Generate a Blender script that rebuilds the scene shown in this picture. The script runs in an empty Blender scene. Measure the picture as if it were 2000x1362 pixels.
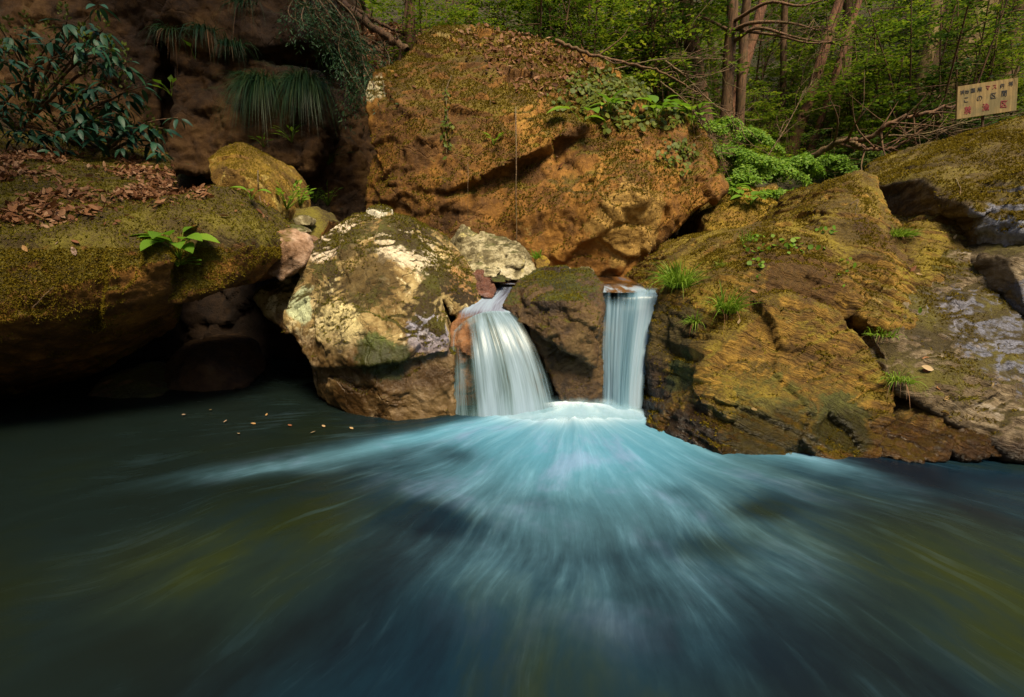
import bpy, bmesh, math, random
import numpy as np
from mathutils import Vector, Matrix
R = math.radians
C = bpy.context.scene.collection
scene = bpy.context.scene

# ------------------------------------------------------------------ camera, world, sun, exposure
PITCH, CAMZ, FPX = R(12), 1.3, 1000.0
cam = bpy.data.objects.new('camera', bpy.data.cameras.new('camera'))
cam.data.lens, cam.data.sensor_width, cam.data.clip_end, cam.data.clip_start = 18, 36, 400, .05
cam.location, cam.rotation_euler = (0, 0, CAMZ), (R(90) - PITCH, 0, 0)
C.objects.link(cam); scene.camera = cam
SUN_DIR = Vector((0.20, -0.46, 0.86)).normalized()
world = bpy.data.worlds.new('World'); scene.world = world; world.use_nodes = True
wn = world.node_tree.nodes; wl = world.node_tree.links
sky = wn.new('ShaderNodeTexSky'); sky.sky_type = 'NISHITA'; sky.sun_disc = False
sky.sun_elevation = math.asin(SUN_DIR.z); sky.sun_rotation = math.atan2(SUN_DIR.x, SUN_DIR.y)
wl.new(sky.outputs[0], wn['Background'].inputs[0]); wn['Background'].inputs[1].default_value = 0.09
sun = bpy.data.objects.new('sun', bpy.data.lights.new('sun', 'SUN'))
sun.data.energy, sun.data.angle, sun.data.color = 3.3, R(20), (1, .85, .58)
sun.rotation_euler = SUN_DIR.to_track_quat('Z', 'Y').to_euler(); sun.location = (6, -4, 14); C.objects.link(sun)
scene.view_settings.view_transform = 'Standard'; scene.view_settings.look = 'None'
scene.view_settings.exposure = 1.22; scene.view_settings.gamma = 1
scene.cycles.max_bounces = 6; scene.cycles.transparent_max_bounces = 12
scene.cycles.use_denoising = True

# ------------------------------------------------------------------ small maths
CP, SP = math.cos(PITCH), math.sin(PITCH)
def ray(px, py):
    u, v = (px - 1000) / FPX, (681 - py) / FPX
    return np.array([u, v * SP + CP, v * CP - SP])
def P(px, py, Y):                      # the point seen at a photo pixel, Y metres ahead
    d = ray(px, py); return np.array([0, 0, CAMZ]) + d * (Y / d[1])
def PZ(px, py, z):                     # ... or at height z
    d = ray(px, py); return np.array([0, 0, CAMZ]) + d * ((z - CAMZ) / d[2])
def sm(x, a, b):
    t = np.clip((np.asarray(x, float) - a) / (b - a), 0, 1); return t * t * (3 - 2 * t)
_pr = np.random.default_rng(7); _perm = _pr.permutation(512); _perm = np.concatenate([_perm, _perm, _perm])
_g = _pr.normal(size=(512, 3)); _g /= np.linalg.norm(_g, axis=1)[:, None]
def perlin(p):
    p = np.asarray(p, float); i = np.floor(p).astype(int); f = p - i; i &= 511
    u = f * f * f * (f * (f * 6 - 15) + 10); out = 0
    for dx in (0, 1):
        for dy in (0, 1):
            for dz in (0, 1):
                h = _perm[_perm[_perm[(i[:, 0] + dx) & 511] + ((i[:, 1] + dy) & 511) & 511] + ((i[:, 2] + dz) & 511) & 511] & 511
                g = _g[h]; d = f - (dx, dy, dz)
                w = (u[:, 0] if dx else 1 - u[:, 0]) * (u[:, 1] if dy else 1 - u[:, 1]) * (u[:, 2] if dz else 1 - u[:, 2])
                out = out + w * (g * d).sum(1)
    return out * 1.5
def fbm(p, o=4, gain=.5):
    a, s, t = 1, 0, 0
    for k in range(o):
        s = s + a * perlin(p * 2.03 ** k + 17.3 * k); t += a; a *= gain
    return s / t
def ridge(p, o=3):
    a, s, t = 1, 0, 0
    for k in range(o):
        s = s + a * (1 - 2 * np.abs(perlin(p * 2.1 ** k + 9.7 * k))); t += a; a *= .5
    return s / t
def chips(p, amp=1.0):                 # flat tilted facets with sharp steps, like broken rock
    i = np.floor(p).astype(int); best = np.full(len(p), 9e9); val = np.zeros(len(p)); f2 = np.full(len(p), 9e9)
    for dx in (-1, 0, 1):
        for dy in (-1, 0, 1):
            for dz in (-1, 0, 1):
                c = i + (dx, dy, dz); h = _perm[_perm[_perm[c[:, 0] & 511] + (c[:, 1] & 511) & 511] + (c[:, 2] & 511) & 511] & 511
                q = c + .5 + .45 * _g[h]; d = p - q; r = (d * d).sum(1)
                v = (d * _g[(h * 7 + 3) & 511]).sum(1) + .35 * _g[(h * 5 + 1) & 511][:, 0]
                n = r < best; f2 = np.where(n, best, np.minimum(f2, r)); best = np.where(n, r, best); val = np.where(n, v, val)
    edge = np.sqrt(f2) - np.sqrt(best)
    return val * amp * sm(edge, -.06, .05) - .05 * (1 - sm(edge, 0, .05))

# ------------------------------------------------------------------ scene bookkeeping
def tag(o, label=None, cat=None, group=None, kind=None):
    for k, v in (('label', label), ('category', cat), ('group', group), ('kind', kind)):
        if v: o[k] = v
    return o
def link(name, mesh, mat=None, parent=None, loc=(0, 0, 0)):
    o = bpy.data.objects.new(name, mesh); C.objects.link(o); o.location = loc
    if mat: mesh.materials.clear(); mesh.materials.append(mat)
    if parent: o.parent = parent
    return o
def empty(name, loc=(0, 0, 0), rz=0):
    o = bpy.data.objects.new(name, None); C.objects.link(o); o.location = loc; o.rotation_euler = (0, 0, rz)
    o.empty_display_size = .1; return o
def copy_tree(o, parent=None):
    c = o.copy(); C.objects.link(c); c.parent = parent
    for ch in [x for x in bpy.data.objects if x.parent == o]: copy_tree(ch, c)
    return c
def to_mesh(name, v, f, smooth=True, uv=None):
    m = bpy.data.meshes.new(name); v = np.asarray(v, np.float32)
    f = np.asarray(f, np.int32); k = f.shape[1]
    m.vertices.add(len(v)); m.vertices.foreach_set('co', v.ravel())
    m.loops.add(f.size); m.loops.foreach_set('vertex_index', f.ravel())
    m.polygons.add(len(f)); m.polygons.foreach_set('loop_start', np.arange(0, f.size, k, dtype=np.int32))
    m.polygons.foreach_set('use_smooth', np.full(len(f), smooth))
    if uv is not None:
        l = m.uv_layers.new(name='uv'); l.data.foreach_set('uv', np.asarray(uv, np.float32)[f.ravel()].ravel())
    m.update(calc_edges=True); m.validate(); return m
def get_co(m):
    a = np.empty(len(m.vertices) * 3, np.float32); m.vertices.foreach_get('co', a); return a.reshape(-1, 3).astype(float)
def get_no(m):
    a = np.empty(len(m.vertices) * 3, np.float32); m.vertex_normals.foreach_get('vector', a); return a.reshape(-1, 3).astype(float)
def set_co(m, v): m.vertices.foreach_set('co', np.asarray(v, np.float32).ravel()); m.update()
def attr(m, name, val):
    a = m.attributes.new(name, 'FLOAT', 'POINT'); a.data.foreach_set('value', np.asarray(val, np.float32))
def frame(d, up):                      # rotation matrices with y along d and z near up   (N,3)
    d = d / np.linalg.norm(d, axis=1)[:, None]; x = np.cross(d, up); x /= np.linalg.norm(x, axis=1)[:, None] + 1e-9
    return np.stack([x, d, np.cross(x, d)], axis=2)
def stamp(tv, tf, rot, scale, pos):    # copies of a template merged into one vertex / face list
    tv, tf = np.asarray(tv, float), np.asarray(tf)
    v = np.einsum('nij,kj->nki', rot, tv) * np.asarray(scale)[:, None, None] + pos[:, None, :]
    f = tf[None] + (np.arange(len(pos)) * len(tv))[:, None, None]
    return v.reshape(-1, 3), f.reshape(-1, tf.shape[1])
def join(parts):
    vs, fs, n = [], [], 0
    for v, f in parts:
        vs.append(v); fs.append(np.asarray(f) + n); n += len(v)
    return np.concatenate(vs), np.concatenate(fs)
def tube(pts, rad, sides=7):
    pts = np.asarray(pts, float); n = len(pts); rad = np.broadcast_to(np.asarray(rad, float), (n,))
    t = np.gradient(pts, axis=0); t /= np.linalg.norm(t, axis=1)[:, None] + 1e-9
    ref = np.array([.31, .9, .2]) if abs(t[0][2]) > .7 else np.array([0.05, .1, 1.])
    a = np.cross(t, ref); a /= np.linalg.norm(a, axis=1)[:, None]; b = np.cross(t, a)
    th = np.arange(sides) * 2 * np.pi / sides
    v = pts[:, None] + rad[:, None, None] * (np.cos(th)[None, :, None] * a[:, None] + np.sin(th)[None, :, None] * b[:, None])
    i = np.arange(n - 1)[:, None] * sides; j = np.arange(sides)[None]; k = (j + 1) % sides
    f = np.stack([i + j, i + k, i + sides + k, i + sides + j], 2).reshape(-1, 4)
    cap = np.array([[0, q, q + 1, q + 1] for q in range(1, sides - 1)]); e = (n - 1) * sides
    return v.reshape(-1, 3), f
def curve(pts, n):                     # smooth polyline through a few points (Catmull-Rom)
    p = np.asarray(pts, float); p = np.concatenate([[2 * p[0] - p[1]], p, [2 * p[-1] - p[-2]]]); m = len(p) - 3
    t = np.linspace(0, m - 1e-6, n); i = t.astype(int); u = (t - i)[:, None]
    a, b, c, d = p[i], p[i + 1], p[i + 2], p[i + 3]
    return .5 * (2 * b + (c - a) * u + (2 * a - 5 * b + 4 * c - d) * u ** 2 + (3 * b - a - 3 * c + d) * u ** 3)

# ------------------------------------------------------------------ node helper
class NT:
    def __init__(s, name):
        s.m = bpy.data.materials.new(name); s.m.use_nodes = True; s.t = s.m.node_tree; s.t.nodes.clear()
        s.out = s.t.nodes.new('ShaderNodeOutputMaterial')
    def n(s, typ, ins=None, **kw):
        x = s.t.nodes.new('ShaderNode' + typ)
        for k, v in kw.items(): setattr(x, k, v)
        for k, v in (ins or {}).items(): s.set(x.inputs[k], v)
        return x
    def set(s, sock, v):
        if hasattr(v, 'links'): s.t.links.new(v, sock)
        elif isinstance(v, tuple) and len(v) == 3 and sock.type == 'RGBA': sock.default_value = (*v, 1)
        else: sock.default_value = v
    def math(s, op, a, b=0.0, c=None, clamp=False):
        x = s.n('Math', {0: a, 1: b}, operation=op, use_clamp=clamp)
        if c is not None: s.set(x.inputs[2], c)
        return x.outputs[0]
    def noise(s, vec, scale, detail=6, rough=.55, dist=0.0, col=False):
        x = s.n('TexNoise', {'Vector': vec, 'Scale': scale, 'Detail': detail, 'Roughness': rough, 'Distortion': dist})
        return x.outputs['Color' if col else 0]
    def step(s, v, a, b, lo=0.0, hi=1.0):
        return s.n('MapRange', {0: v, 1: a, 2: b, 3: lo, 4: hi}, interpolation_type='SMOOTHSTEP').outputs[0]
    def mix(s, f, a, b, mode='MIX'):
        x = s.n('Mix', data_type='RGBA', blend_type=mode); s.set(x.inputs[0], f); s.set(x.inputs[6], a); s.set(x.inputs[7], b)
        return x.outputs[2]
    def ramp(s, f, stops):
        x = s.n('ValToRGB', {0: f}); r = x.color_ramp
        while len(r.elements) < len(stops): r.elements.new(.5)
        for e, (p, c) in zip(r.elements, stops): e.position = p; e.color = (*c, 1)
        return x.outputs[0]
    def vmul(s, v, k): return s.n('VectorMath', {0: v, 1: k}, operation='MULTIPLY').outputs[0]
    def bump(s, h, strength, dist, normal=None):
        x = s.n('Bump', {'Strength': strength, 'Distance': dist, 'Height': h})
        if normal is not None: s.set(x.inputs['Normal'], normal)
        return x.outputs[0]
    def surf(s, x): s.t.links.new(x.outputs[0] if hasattr(x, 'outputs') else x, s.out.inputs[0]); return s.m
def rock_mat(name, cols, moss=None, lichen=None, strata=None, wet=None, scale=1.0, bump=1.0, rough=.82, patches=()):
    k = NT(name); geo = k.n('NewGeometry'); pos = geo.outputs['Position']; nz = k.n('SeparateXYZ', {0: geo.outputs['Normal']}).outputs[2]
    zz = k.n('SeparateXYZ', {0: pos}).outputs[2]
    big = k.noise(pos, 1.4 * scale, 8, .62, .6); mid = k.noise(pos, 6.5 * scale, 9, .68, .4); fine = k.noise(pos, 34 * scale, 8, .7)
    f = k.math('ADD', k.math('MULTIPLY', big, .55), k.math('MULTIPLY', mid, .45))
    col = k.ramp(f, [(.32, cols[0]), (.46, cols[1]), (.55, cols[2]), (.68, cols[3] if len(cols) > 3 else cols[2])])
    col = k.mix(k.step(fine, .3, .75, 0, .55), col, (.55, .5, .42), 'MULTIPLY')
    speck = k.noise(pos, 90 * scale, 3, .6)
    col = k.mix(k.step(speck, .6, .72, 0, .35), col, cols[3] if len(cols) > 3 else cols[2])
    height = k.math('ADD', k.math('MULTIPLY', mid, .5), k.math('MULTIPLY', fine, .32))
    vo = k.n('TexVoronoi', {'Vector': k.n('VectorMath', {0: pos, 1: k.vmul(k.noise(pos, 3 * scale, 4, .6, 0, True), (.35, .35, .35))}, operation='ADD').outputs[0],
             'Scale': 3.2 * scale}, feature='DISTANCE_TO_EDGE').outputs[0]
    crack = k.math('MULTIPLY', k.step(vo, 0.0, .035), k.step(big, .62, .42), clamp=True)
    crack = k.math('MAXIMUM', k.step(vo, 0.0, .03), k.step(big, .40, .58))
    height = k.math('ADD', height, k.math('MULTIPLY', crack, .14))
    if strata:
        d, fq, amt = strata
        rot = Vector((0, 0, 1)).rotation_difference(Vector(d)).inverted().to_euler()
        mp = k.n('Mapping', {'Vector': pos, 'Rotation': tuple(rot)}).outputs[0]
        mp = k.n('VectorMath', {0: mp, 1: k.vmul(k.noise(pos, 2.2, 4, .6, 0, True), (.22, .22, .22))}, operation='ADD').outputs[0]
        st = k.noise(k.vmul(mp, (1.2, 1.2, fq)), 1.0, 7, .7)
        height = k.math('ADD', height, k.math('MULTIPLY', st, amt))
        col = k.mix(k.step(st, .36, .55, .9, 0), col, (.30, .25, .18), 'MULTIPLY')
    if lichen:
        amt, lc, lsc = lichen
        ln = k.noise(pos, lsc, 9, .72, .5)
        lm = k.step(ln, .62 - amt, .68 - amt)
        col = k.mix(k.math('MULTIPLY', lm, .92), col, k.mix(k.step(k.noise(pos, lsc * 4.5, 5), .36, .66), lc, tuple(x * .6 for x in lc)))
    def patch(col, c, rad, pc):            # bare areas of another mineral colour, or a painted sky sheen; negative radius: dark wet growth over the moss
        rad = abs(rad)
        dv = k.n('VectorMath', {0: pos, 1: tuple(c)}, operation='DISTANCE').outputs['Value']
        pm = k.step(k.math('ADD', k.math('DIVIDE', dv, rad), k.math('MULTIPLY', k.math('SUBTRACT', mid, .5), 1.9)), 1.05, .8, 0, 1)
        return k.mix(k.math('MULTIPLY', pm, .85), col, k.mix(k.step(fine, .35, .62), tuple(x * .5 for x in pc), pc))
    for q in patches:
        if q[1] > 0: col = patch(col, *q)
    rg = rough
    if moss:
        thr, cov, c1, c2 = moss          # thr: how upright a face still carries moss
        mn = k.noise(pos, 2.6 * scale, 9, .7, .3)
        v = k.math('ADD', nz, k.math('MULTIPLY', k.math('SUBTRACT', mn, .5), cov))
        mm = k.step(v, thr - .13, thr + .17)
        fuzz = k.noise(pos, 55, 6, .75)
        mc = k.ramp(k.math('ADD', k.math('MULTIPLY', k.noise(pos, 3.3, 6, .6), .6), k.math('MULTIPLY', fuzz, .4)),
                    [(.36, tuple(x * .45 for x in c2)), (.48, c2), (.6, c1)])
        col = k.mix(mm, col, mc); height = k.math('ADD', height, k.math('MULTIPLY', k.math('MULTIPLY', mm, fuzz), .55))
    for q in patches:
        if q[1] < 0: col = patch(col, *q)
    if wet is not None:
        wv = k.step(k.math('ADD', zz, k.math('MULTIPLY', k.math('SUBTRACT', mid, .5), .35)), wet, wet + .2, 1, 0)
        col = k.mix(k.math('MULTIPLY', wv, .9), col, (.30, .23, .21), 'MULTIPLY'); rg = k.math('SUBTRACT', rough, k.math('MULTIPLY', wv, .5))
    b = k.bump(height, .9 * bump, .05)
    pb = k.n('BsdfPrincipled', {'Base Color': col, 'Roughness': rg, 'Normal': b, 'Specular IOR Level': .35})
    return k.surf(pb)
def leaf_mat(name, cols, trans=.35, rough=.55, spec=.22, per=.8):
    k = NT(name); geo = k.n('NewGeometry'); rnd = geo.outputs['Random Per Island']
    oi = k.n('ObjectInfo').outputs['Random']
    f = k.math('ADD', k.math('MULTIPLY', rnd, per), k.math('MULTIPLY', oi, 1 - per))
    col = k.ramp(f, [(i / max(1, len(cols) - 1), c) for i, c in enumerate(cols)])
    pb = k.n('BsdfPrincipled', {'Base Color': col, 'Roughness': rough, 'Specular IOR Level': spec})
    tr = k.n('BsdfTranslucent', {'Color': k.mix(.5, col, (1, 1, .5), 'MULTIPLY')})
    return k.surf(k.n('MixShader', {0: trans, 1: pb.outputs[0], 2: tr.outputs[0]}))
def bark_mat(name, c1, c2, vs=.15):
    k = NT(name); tc = k.n('TexCoord').outputs['Object']
    n = k.noise(k.vmul(tc, (1, 1, vs)), 38, 6, .65); n2 = k.noise(tc, 4, 5)
    col = k.mix(k.step(n, .35, .65), c1, c2); col = k.mix(k.step(n2, .45, .7, 0, .6), col, (c2[0] * .6, c2[1] * .9, c2[2] * .5))
    return k.surf(k.n('BsdfPrincipled', {'Base Color': col, 'Roughness': .9, 'Normal': k.bump(n, .8, .02)}))
# ------------------------------------------------------------------ ground and hills: one sheet
def ground_z(x, y):
    x = np.asarray(x, float); y = np.asarray(y, float)
    start = 4.05 + 1.9 * sm(-x, .55, 1.3)
    back = .74 + sm(y, 5.6, 7.4) * .95 + np.maximum(0, y - 7) * .42 + np.maximum(0, y - 16) * .25 + 1.9 * sm(-x, -2.2, 2.2) * sm(y, 6.6, 9.5)
    z = -.75 + (back + .75) * sm(y, start, start + .3)
    z = z - 2.6 * np.exp(-((x + 1.95) / .55) ** 2) * sm(y, 4.9, 5.6) * (1 - sm(y, 7.8, 9.2))
    z = z + np.maximum(0, -1.2 - y) * .55 + np.maximum(0, -x - 5.0) * 1.1 + np.maximum(0, x - 5.5) * .45
    return z
def build_ground():
    n = 150; s = np.linspace(-1, 1, n); gx = np.sign(s) * (np.abs(s) * 12 + np.abs(s) ** 5 * 60); gy = 5 + np.sign(s) * (np.abs(s) * 14 + np.abs(s) ** 5 * 60)
    X, Y = np.meshgrid(gx, gy); p = np.stack([X.ravel(), Y.ravel(), 0 * X.ravel()], 1)
    p[:, 2] = ground_z(p[:, 0], p[:, 1]); p[:, 2] += .16 * fbm(p * .7 + 3, 5) * sm(p[:, 1], 5, 8)
    i = np.arange(n - 1); a = (i[:, None] * n + i[None]).ravel()
    m = to_mesh('ground', p, np.stack([a, a + 1, a + n + 1, a + n], 1))
    k = NT('forest_floor'); pos = k.n('NewGeometry').outputs['Position']
    a = k.noise(pos, .9, 8, .65); b = k.noise(pos, 22, 6, .75)
    col = k.ramp(k.math('ADD', k.math('MULTIPLY', a, .5), k.math('MULTIPLY', b, .5)), [(.34, (.018, .013, .007)), (.46, (.06, .034, .016)), (.55, (.035, .045, .010)), (.66, (.13, .075, .04))])
    o = link('ground', m, k.surf(k.n('BsdfPrincipled', {'Base Color': col, 'Roughness': .95, 'Normal': k.bump(b, 1, .06)})))
    tag(o, 'brown leaf strewn forest floor climbing away behind the boulders', kind='structure')
build_ground()

# ------------------------------------------------------------------ boulders: solid hulls fused, weathered and broken up
class Piece:
    def __init__(s, pts, thick, shrink=.8, rise=0.0, noback=False):
        q = np.array([P(*a) for a in pts]); s.v = q
        if thick:
            c = q.mean(0); b = c + (q - c) * shrink; b[:, 1] += thick; b[:, 2] += rise; s.v = np.concatenate([q, b])
def rock(name, label, pieces, mat, voxel=.02, smooth=6, big=.06, facet=.03, fine=.012, freq=1.0, seed=0, strata=None, cat='boulder', kind=None):
    bm = bmesh.new()
    for pc in pieces:
        vs = [bm.verts.new(tuple(x)) for x in pc.v]
        r = bmesh.ops.convex_hull(bm, input=vs)
        junk = [g for g in set(r['geom_interior'] + r['geom_unused']) if isinstance(g, bmesh.types.BMVert) and g.is_valid]
        if junk: bmesh.ops.delete(bm, geom=junk, context='VERTS')
    bmesh.ops.recalc_face_normals(bm, faces=bm.faces[:])
    m = bpy.data.meshes.new('hull'); bm.to_mesh(m); bm.free()
    t = bpy.data.objects.new('hull', m); C.objects.link(t)
    r = t.modifiers.new('r', 'REMESH'); r.mode = 'VOXEL'; r.voxel_size = voxel; r.use_smooth_shade = True
    s = t.modifiers.new('s', 'SMOOTH'); s.factor = .5; s.iterations = smooth
    dg = bpy.context.evaluated_depsgraph_get(); dg.update()
    me = bpy.data.meshes.new_from_object(t.evaluated_get(dg)); bpy.data.objects.remove(t); bpy.data.meshes.remove(m)
    v = get_co(me); n = get_no(me); o3 = np.array([seed * 3.1, seed * 1.7, seed * .9])
    w = v + .22 / freq * np.stack([fbm(v * 1.3 * freq + o3 + k * 31, 3) for k in range(3)], 1)
    d = big * fbm(w * .9 * freq + o3, 4) + facet * (chips(w * 2.1 * freq + o3) + .45 * chips(w * 5.3 * freq + o3 + 5)) + big * .2 * ridge(w * 2.6 * freq + o3, 3)
    if strata is not None:
        sd, sf, sa = strata; sd = np.array(sd, float); sd /= np.linalg.norm(sd)
        q = (v + .10 * np.stack([fbm(v * 1.1 + k * 13, 2) for k in range(3)], 1)) @ sd
        q2 = np.stack([q * sf, 0 * q + seed, fbm(v * .8, 2) * 1.2], 1)
        d = d + sa * (ridge(q2, 3) * sm(fbm(v * 1.2 + 4, 2), -.25, .25))
    v = v + n * d[:, None]; set_co(me, v); n = get_no(me)
    v = v + n * (fine * (fbm(w * 9 * freq + o3, 4, .6) + .6 * ridge(w * 14 * freq + o3, 2)))[:, None]
    base = np.array([(v[:, 0].min() + v[:, 0].max()) / 2, (v[:, 1].min() + v[:, 1].max()) / 2, v[:, 2].min()])
    set_co(me, v - base); me.name = name
    me.polygons.foreach_set('use_smooth', np.ones(len(me.polygons), bool))
    o = link(name, me, mat, loc=tuple(base)); tag(o, label, None if kind else cat, kind=kind)
    return o
def sample(o, n, rng, weight=None):    # random points on an object's surface (world), with normals
    me = o.data; me.calc_loop_triangles(); k = len(me.loop_triangles)
    t = np.empty(k * 3, np.int32); me.loop_triangles.foreach_get('vertices', t); t = t.reshape(-1, 3)
    v = get_co(me) + np.array(o.location); a, b, c = v[t[:, 0]], v[t[:, 1]], v[t[:, 2]]
    nr = np.cross(b - a, c - a); ar = np.linalg.norm(nr, axis=1); no = nr / (ar[:, None] + 1e-12); ce = (a + b + c) / 3
    w = ar * (weight(ce, no) if weight else 1); w = np.maximum(w, 0); cs = np.cumsum(w)
    if cs[-1] <= 0: return np.zeros((0, 3)), np.zeros((0, 3))
    i = np.minimum(np.searchsorted(cs, rng.random(n) * cs[-1]), k - 1)
    r1, r2 = np.sqrt(rng.random(n)), rng.random(n)
    return a[i] * (1 - r1)[:, None] + b[i] * (r1 * (1 - r2))[:, None] + c[i] * (r1 * r2)[:, None], no[i]
def px_of(p):                          # photo pixel of world points, used to say where on a rock a plant grows
    q = p - np.array([0, 0, CAMZ]); f = q[:, 1] * CP - q[:, 2] * SP; u = q[:, 1] * SP + q[:, 2] * CP
    return 1000 + FPX * q[:, 0] / f, 681 - FPX * u / f

OCHRE = [(.042, .021, .005), (.165, .087, .013), (.35, .20, .028), (.50, .34, .065)]
BROWN = [(.030, .013, .004), (.125, .054, .010), (.28, .125, .019), (.44, .25, .045)]
MOSS1, MOSS2 = (.20, .15, .013), (.095, .058, .009)
GREEN1, GREEN2 = (.165, .135, .014), (.030, .038, .007)
M_big = rock_mat('ochre_rock', BROWN, patches=[(P(722, 178, 6.35), .22, (.75, .66, .42)), (P(1230, 430, 5.4), .42, (.42, .25, .06)), (P(880, 55, 7.2), .3, (.36, .27, .09))], moss=(.50, .9, MOSS1, MOSS2), lichen=(.0, (.36, .25, .08), 4.0), scale=.8, bump=1.0)
M_cliff = rock_mat('dark_cliff_rock', [(.012, .007, .003), (.045, .021, .007), (.10, .046, .011), (.17, .095, .027)], moss=(.62, 1.5, (.06, .055, .010), (.03, .024, .007)), scale=.7)
M_slab = rock_mat('mossy_slab_rock', BROWN, moss=(.02, 1.1, GREEN1, (.065, .042, .010)), scale=1.0, wet=.12)
M_round = rock_mat('yellow_moss_rock', OCHRE, moss=(.50, 1.5, (.32, .20, .014), (.17, .10, .010)), lichen=(.08, (.5, .36, .09), 5), scale=1.2)
M_pale = rock_mat('pale_lichen_rock', [(.055, .032, .012), (.20, .125, .04), (.44, .33, .14), (.72, .60, .38)], moss=(.60, 3.0, (.085, .080, .010), (.045, .027, .007)), lichen=(.075, (.85, .72, .42), 2.4), scale=.8, wet=.50, patches=[(P(655, 480, 4.45), .26, (.80, .66, .50)), (P(800, 480, 4.2), .30, (.78, .66, .46)), (P(740, 412, 4.62), .16, (.8, .74, .58)), (P(845, 650, 3.72), .20, (.52, .50, .62)), (P(660, 640, 3.75), .26, (.70, .58, .28)), (P(590, 600, 4.1), .16, (.56, .62, .38)), (P(900, 560, 4.3), .2, (.42, .22, .08)), (P(725, 555, 3.95), .26, (.085, .052, .012)), (P(690, 500, 4.2), .14, (.07, .045, .012)), (P(745, 700, 3.58), .2, (.085, .13, .016))])  # the lilac patch paints the sky's sheen on the wet right facet
M_jag = rock_mat('pale_jagged_rock', [(.04, .032, .014), (.15, .12, .055), (.46, .40, .24), (.66, .6, .46)], moss=(.85, 1.2, (.10, .11, .015), (.06, .05, .012)), lichen=(.06, (.58, .49, .2), 5), scale=2.2)
M_right = rock_mat('layered_ochre_rock', OCHRE, moss=(.45, 1.5, (.26, .19, .015), (.12, .075, .010)), lichen=(.03, (.42, .31, .09), 6), strata=((.42, .25, .87), 34, 1.15), scale=1.2, wet=.17, patches=[(P(1500, 830, 3.0), .35, (.13, .125, .02)), (P(1300, 655, 3.75), -.32, (.055, .042, .012)), (P(1290, 770, 3.75), -.32, (.05, .028, .018)), (P(1330, 730, 3.5), -.16, (.06, .075, .014)), (P(1560, 545, 3.55), -.26, (.11, .052, .012)), (P(1480, 500, 3.75), -.16, (.10, .05, .012)), (P(1640, 830, 2.98), -.2, (.10, .11, .02)), (P(1350, 850, 3.2), -.22, (.07, .035, .015)), (P(1740, 500, 3.9), -.2, (.12, .06, .014)), (P(1690, 450, 4.0), -.13, (.085, .042, .012)), (P(1590, 455, 4.1), -.1, (.10, .055, .012))])
M_upper = rock_mat('mossy_grey_rock', [(.03, .02, .010), (.09, .058, .026), (.18, .125, .06), (.32, .28, .22)], moss=(.40, 1.4, (.18, .14, .014), (.10, .065, .010)), strata=((.35, .3, .88), 24, .5), scale=1.0, patches=[(P(1985, 400, 3.7), .28, (.27, .28, .36)), (P(1950, 470, 3.75), .2, (.28, .3, .38))])
M_grey = rock_mat('grey_layered_rock', [(.05, .036, .022), (.15, .105, .055), (.28, .215, .135), (.42, .38, .34)], moss=(.60, 1.6, (.12, .10, .014), (.06, .042, .010)), strata=((.35, .3, .88), 30, .8), scale=1.3, wet=.08, patches=[(P(1950, 660, 3.3), .42, (.20, .21, .28)), (P(1830, 620, 3.5), .22, (.22, .21, .25))])
M_wet = rock_mat('wet_dark_rock', [(.014, .009, .007), (.045, .024, .010), (.10, .055, .018), (.17, .11, .04)], moss=(.72, 1.2, (.09, .10, .013), (.04, .038, .008)), scale=1.6, rough=.5)
M_orange = rock_mat('wet_reddish_rock', [(.03, .014, .012), (.09, .036, .024), (.17, .07, .04), (.26, .2, .22)], scale=2.0, rough=.3)
M_black = rock_mat('shade_toned_cave_wall', [(.006, .004, .003), (.015, .008, .005), (.03, .016, .008), (.05, .03, .014)], scale=1.2, rough=1.0)  # cave wall blackened: the shade of the cave is put into its colour

cliff = rock('cliff', 'dark brown vertical cliff behind the mossy ledge', [
    Piece([(-1500, -500, 7.6), (-1500, 480, 7.6), (-500, 480, 8.2), (-500, -500, 8.2), (640, 440, 7.9), (700, 420, 8.0), (705, 250, 8.1), (660, 90, 8.3), (560, -350, 8.8)], 3.0, 1),
    Piece([(325, 80, 7.2), (330, 330, 7.0), (470, 340, 6.9), (600, 335, 7.0), (632, 220, 7.15), (620, 145, 7.25), (460, 110, 7.3)], 1.6, 1),
    Piece([(120, -260, 6.9), (240, 60, 7.2), (420, 108, 7.1), (520, 90, 7.2), (640, 75, 7.6), (620, -80, 7.8), (400, -300, 7.6)], 2.0, 1),
    Piece([(-700, -500, 6.4), (-700, 360, 6.2), (-300, 330, 6.3), (60, 310, 6.7), (215, 300, 7.0), (300, 60, 7.25), (320, 310, 7.2), (130, -400, 7.2)], 2.5, 1),
    Piece([(560, 210, 7.5), (650, 175, 7.7), (735, 150, 8.3), (745, 440, 7.9), (560, 440, 7.3)], 1.2, 1)],
    M_cliff, voxel=.032, smooth=4, big=.10, facet=.075, fine=.04, freq=.75, seed=3, kind='structure')

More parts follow.
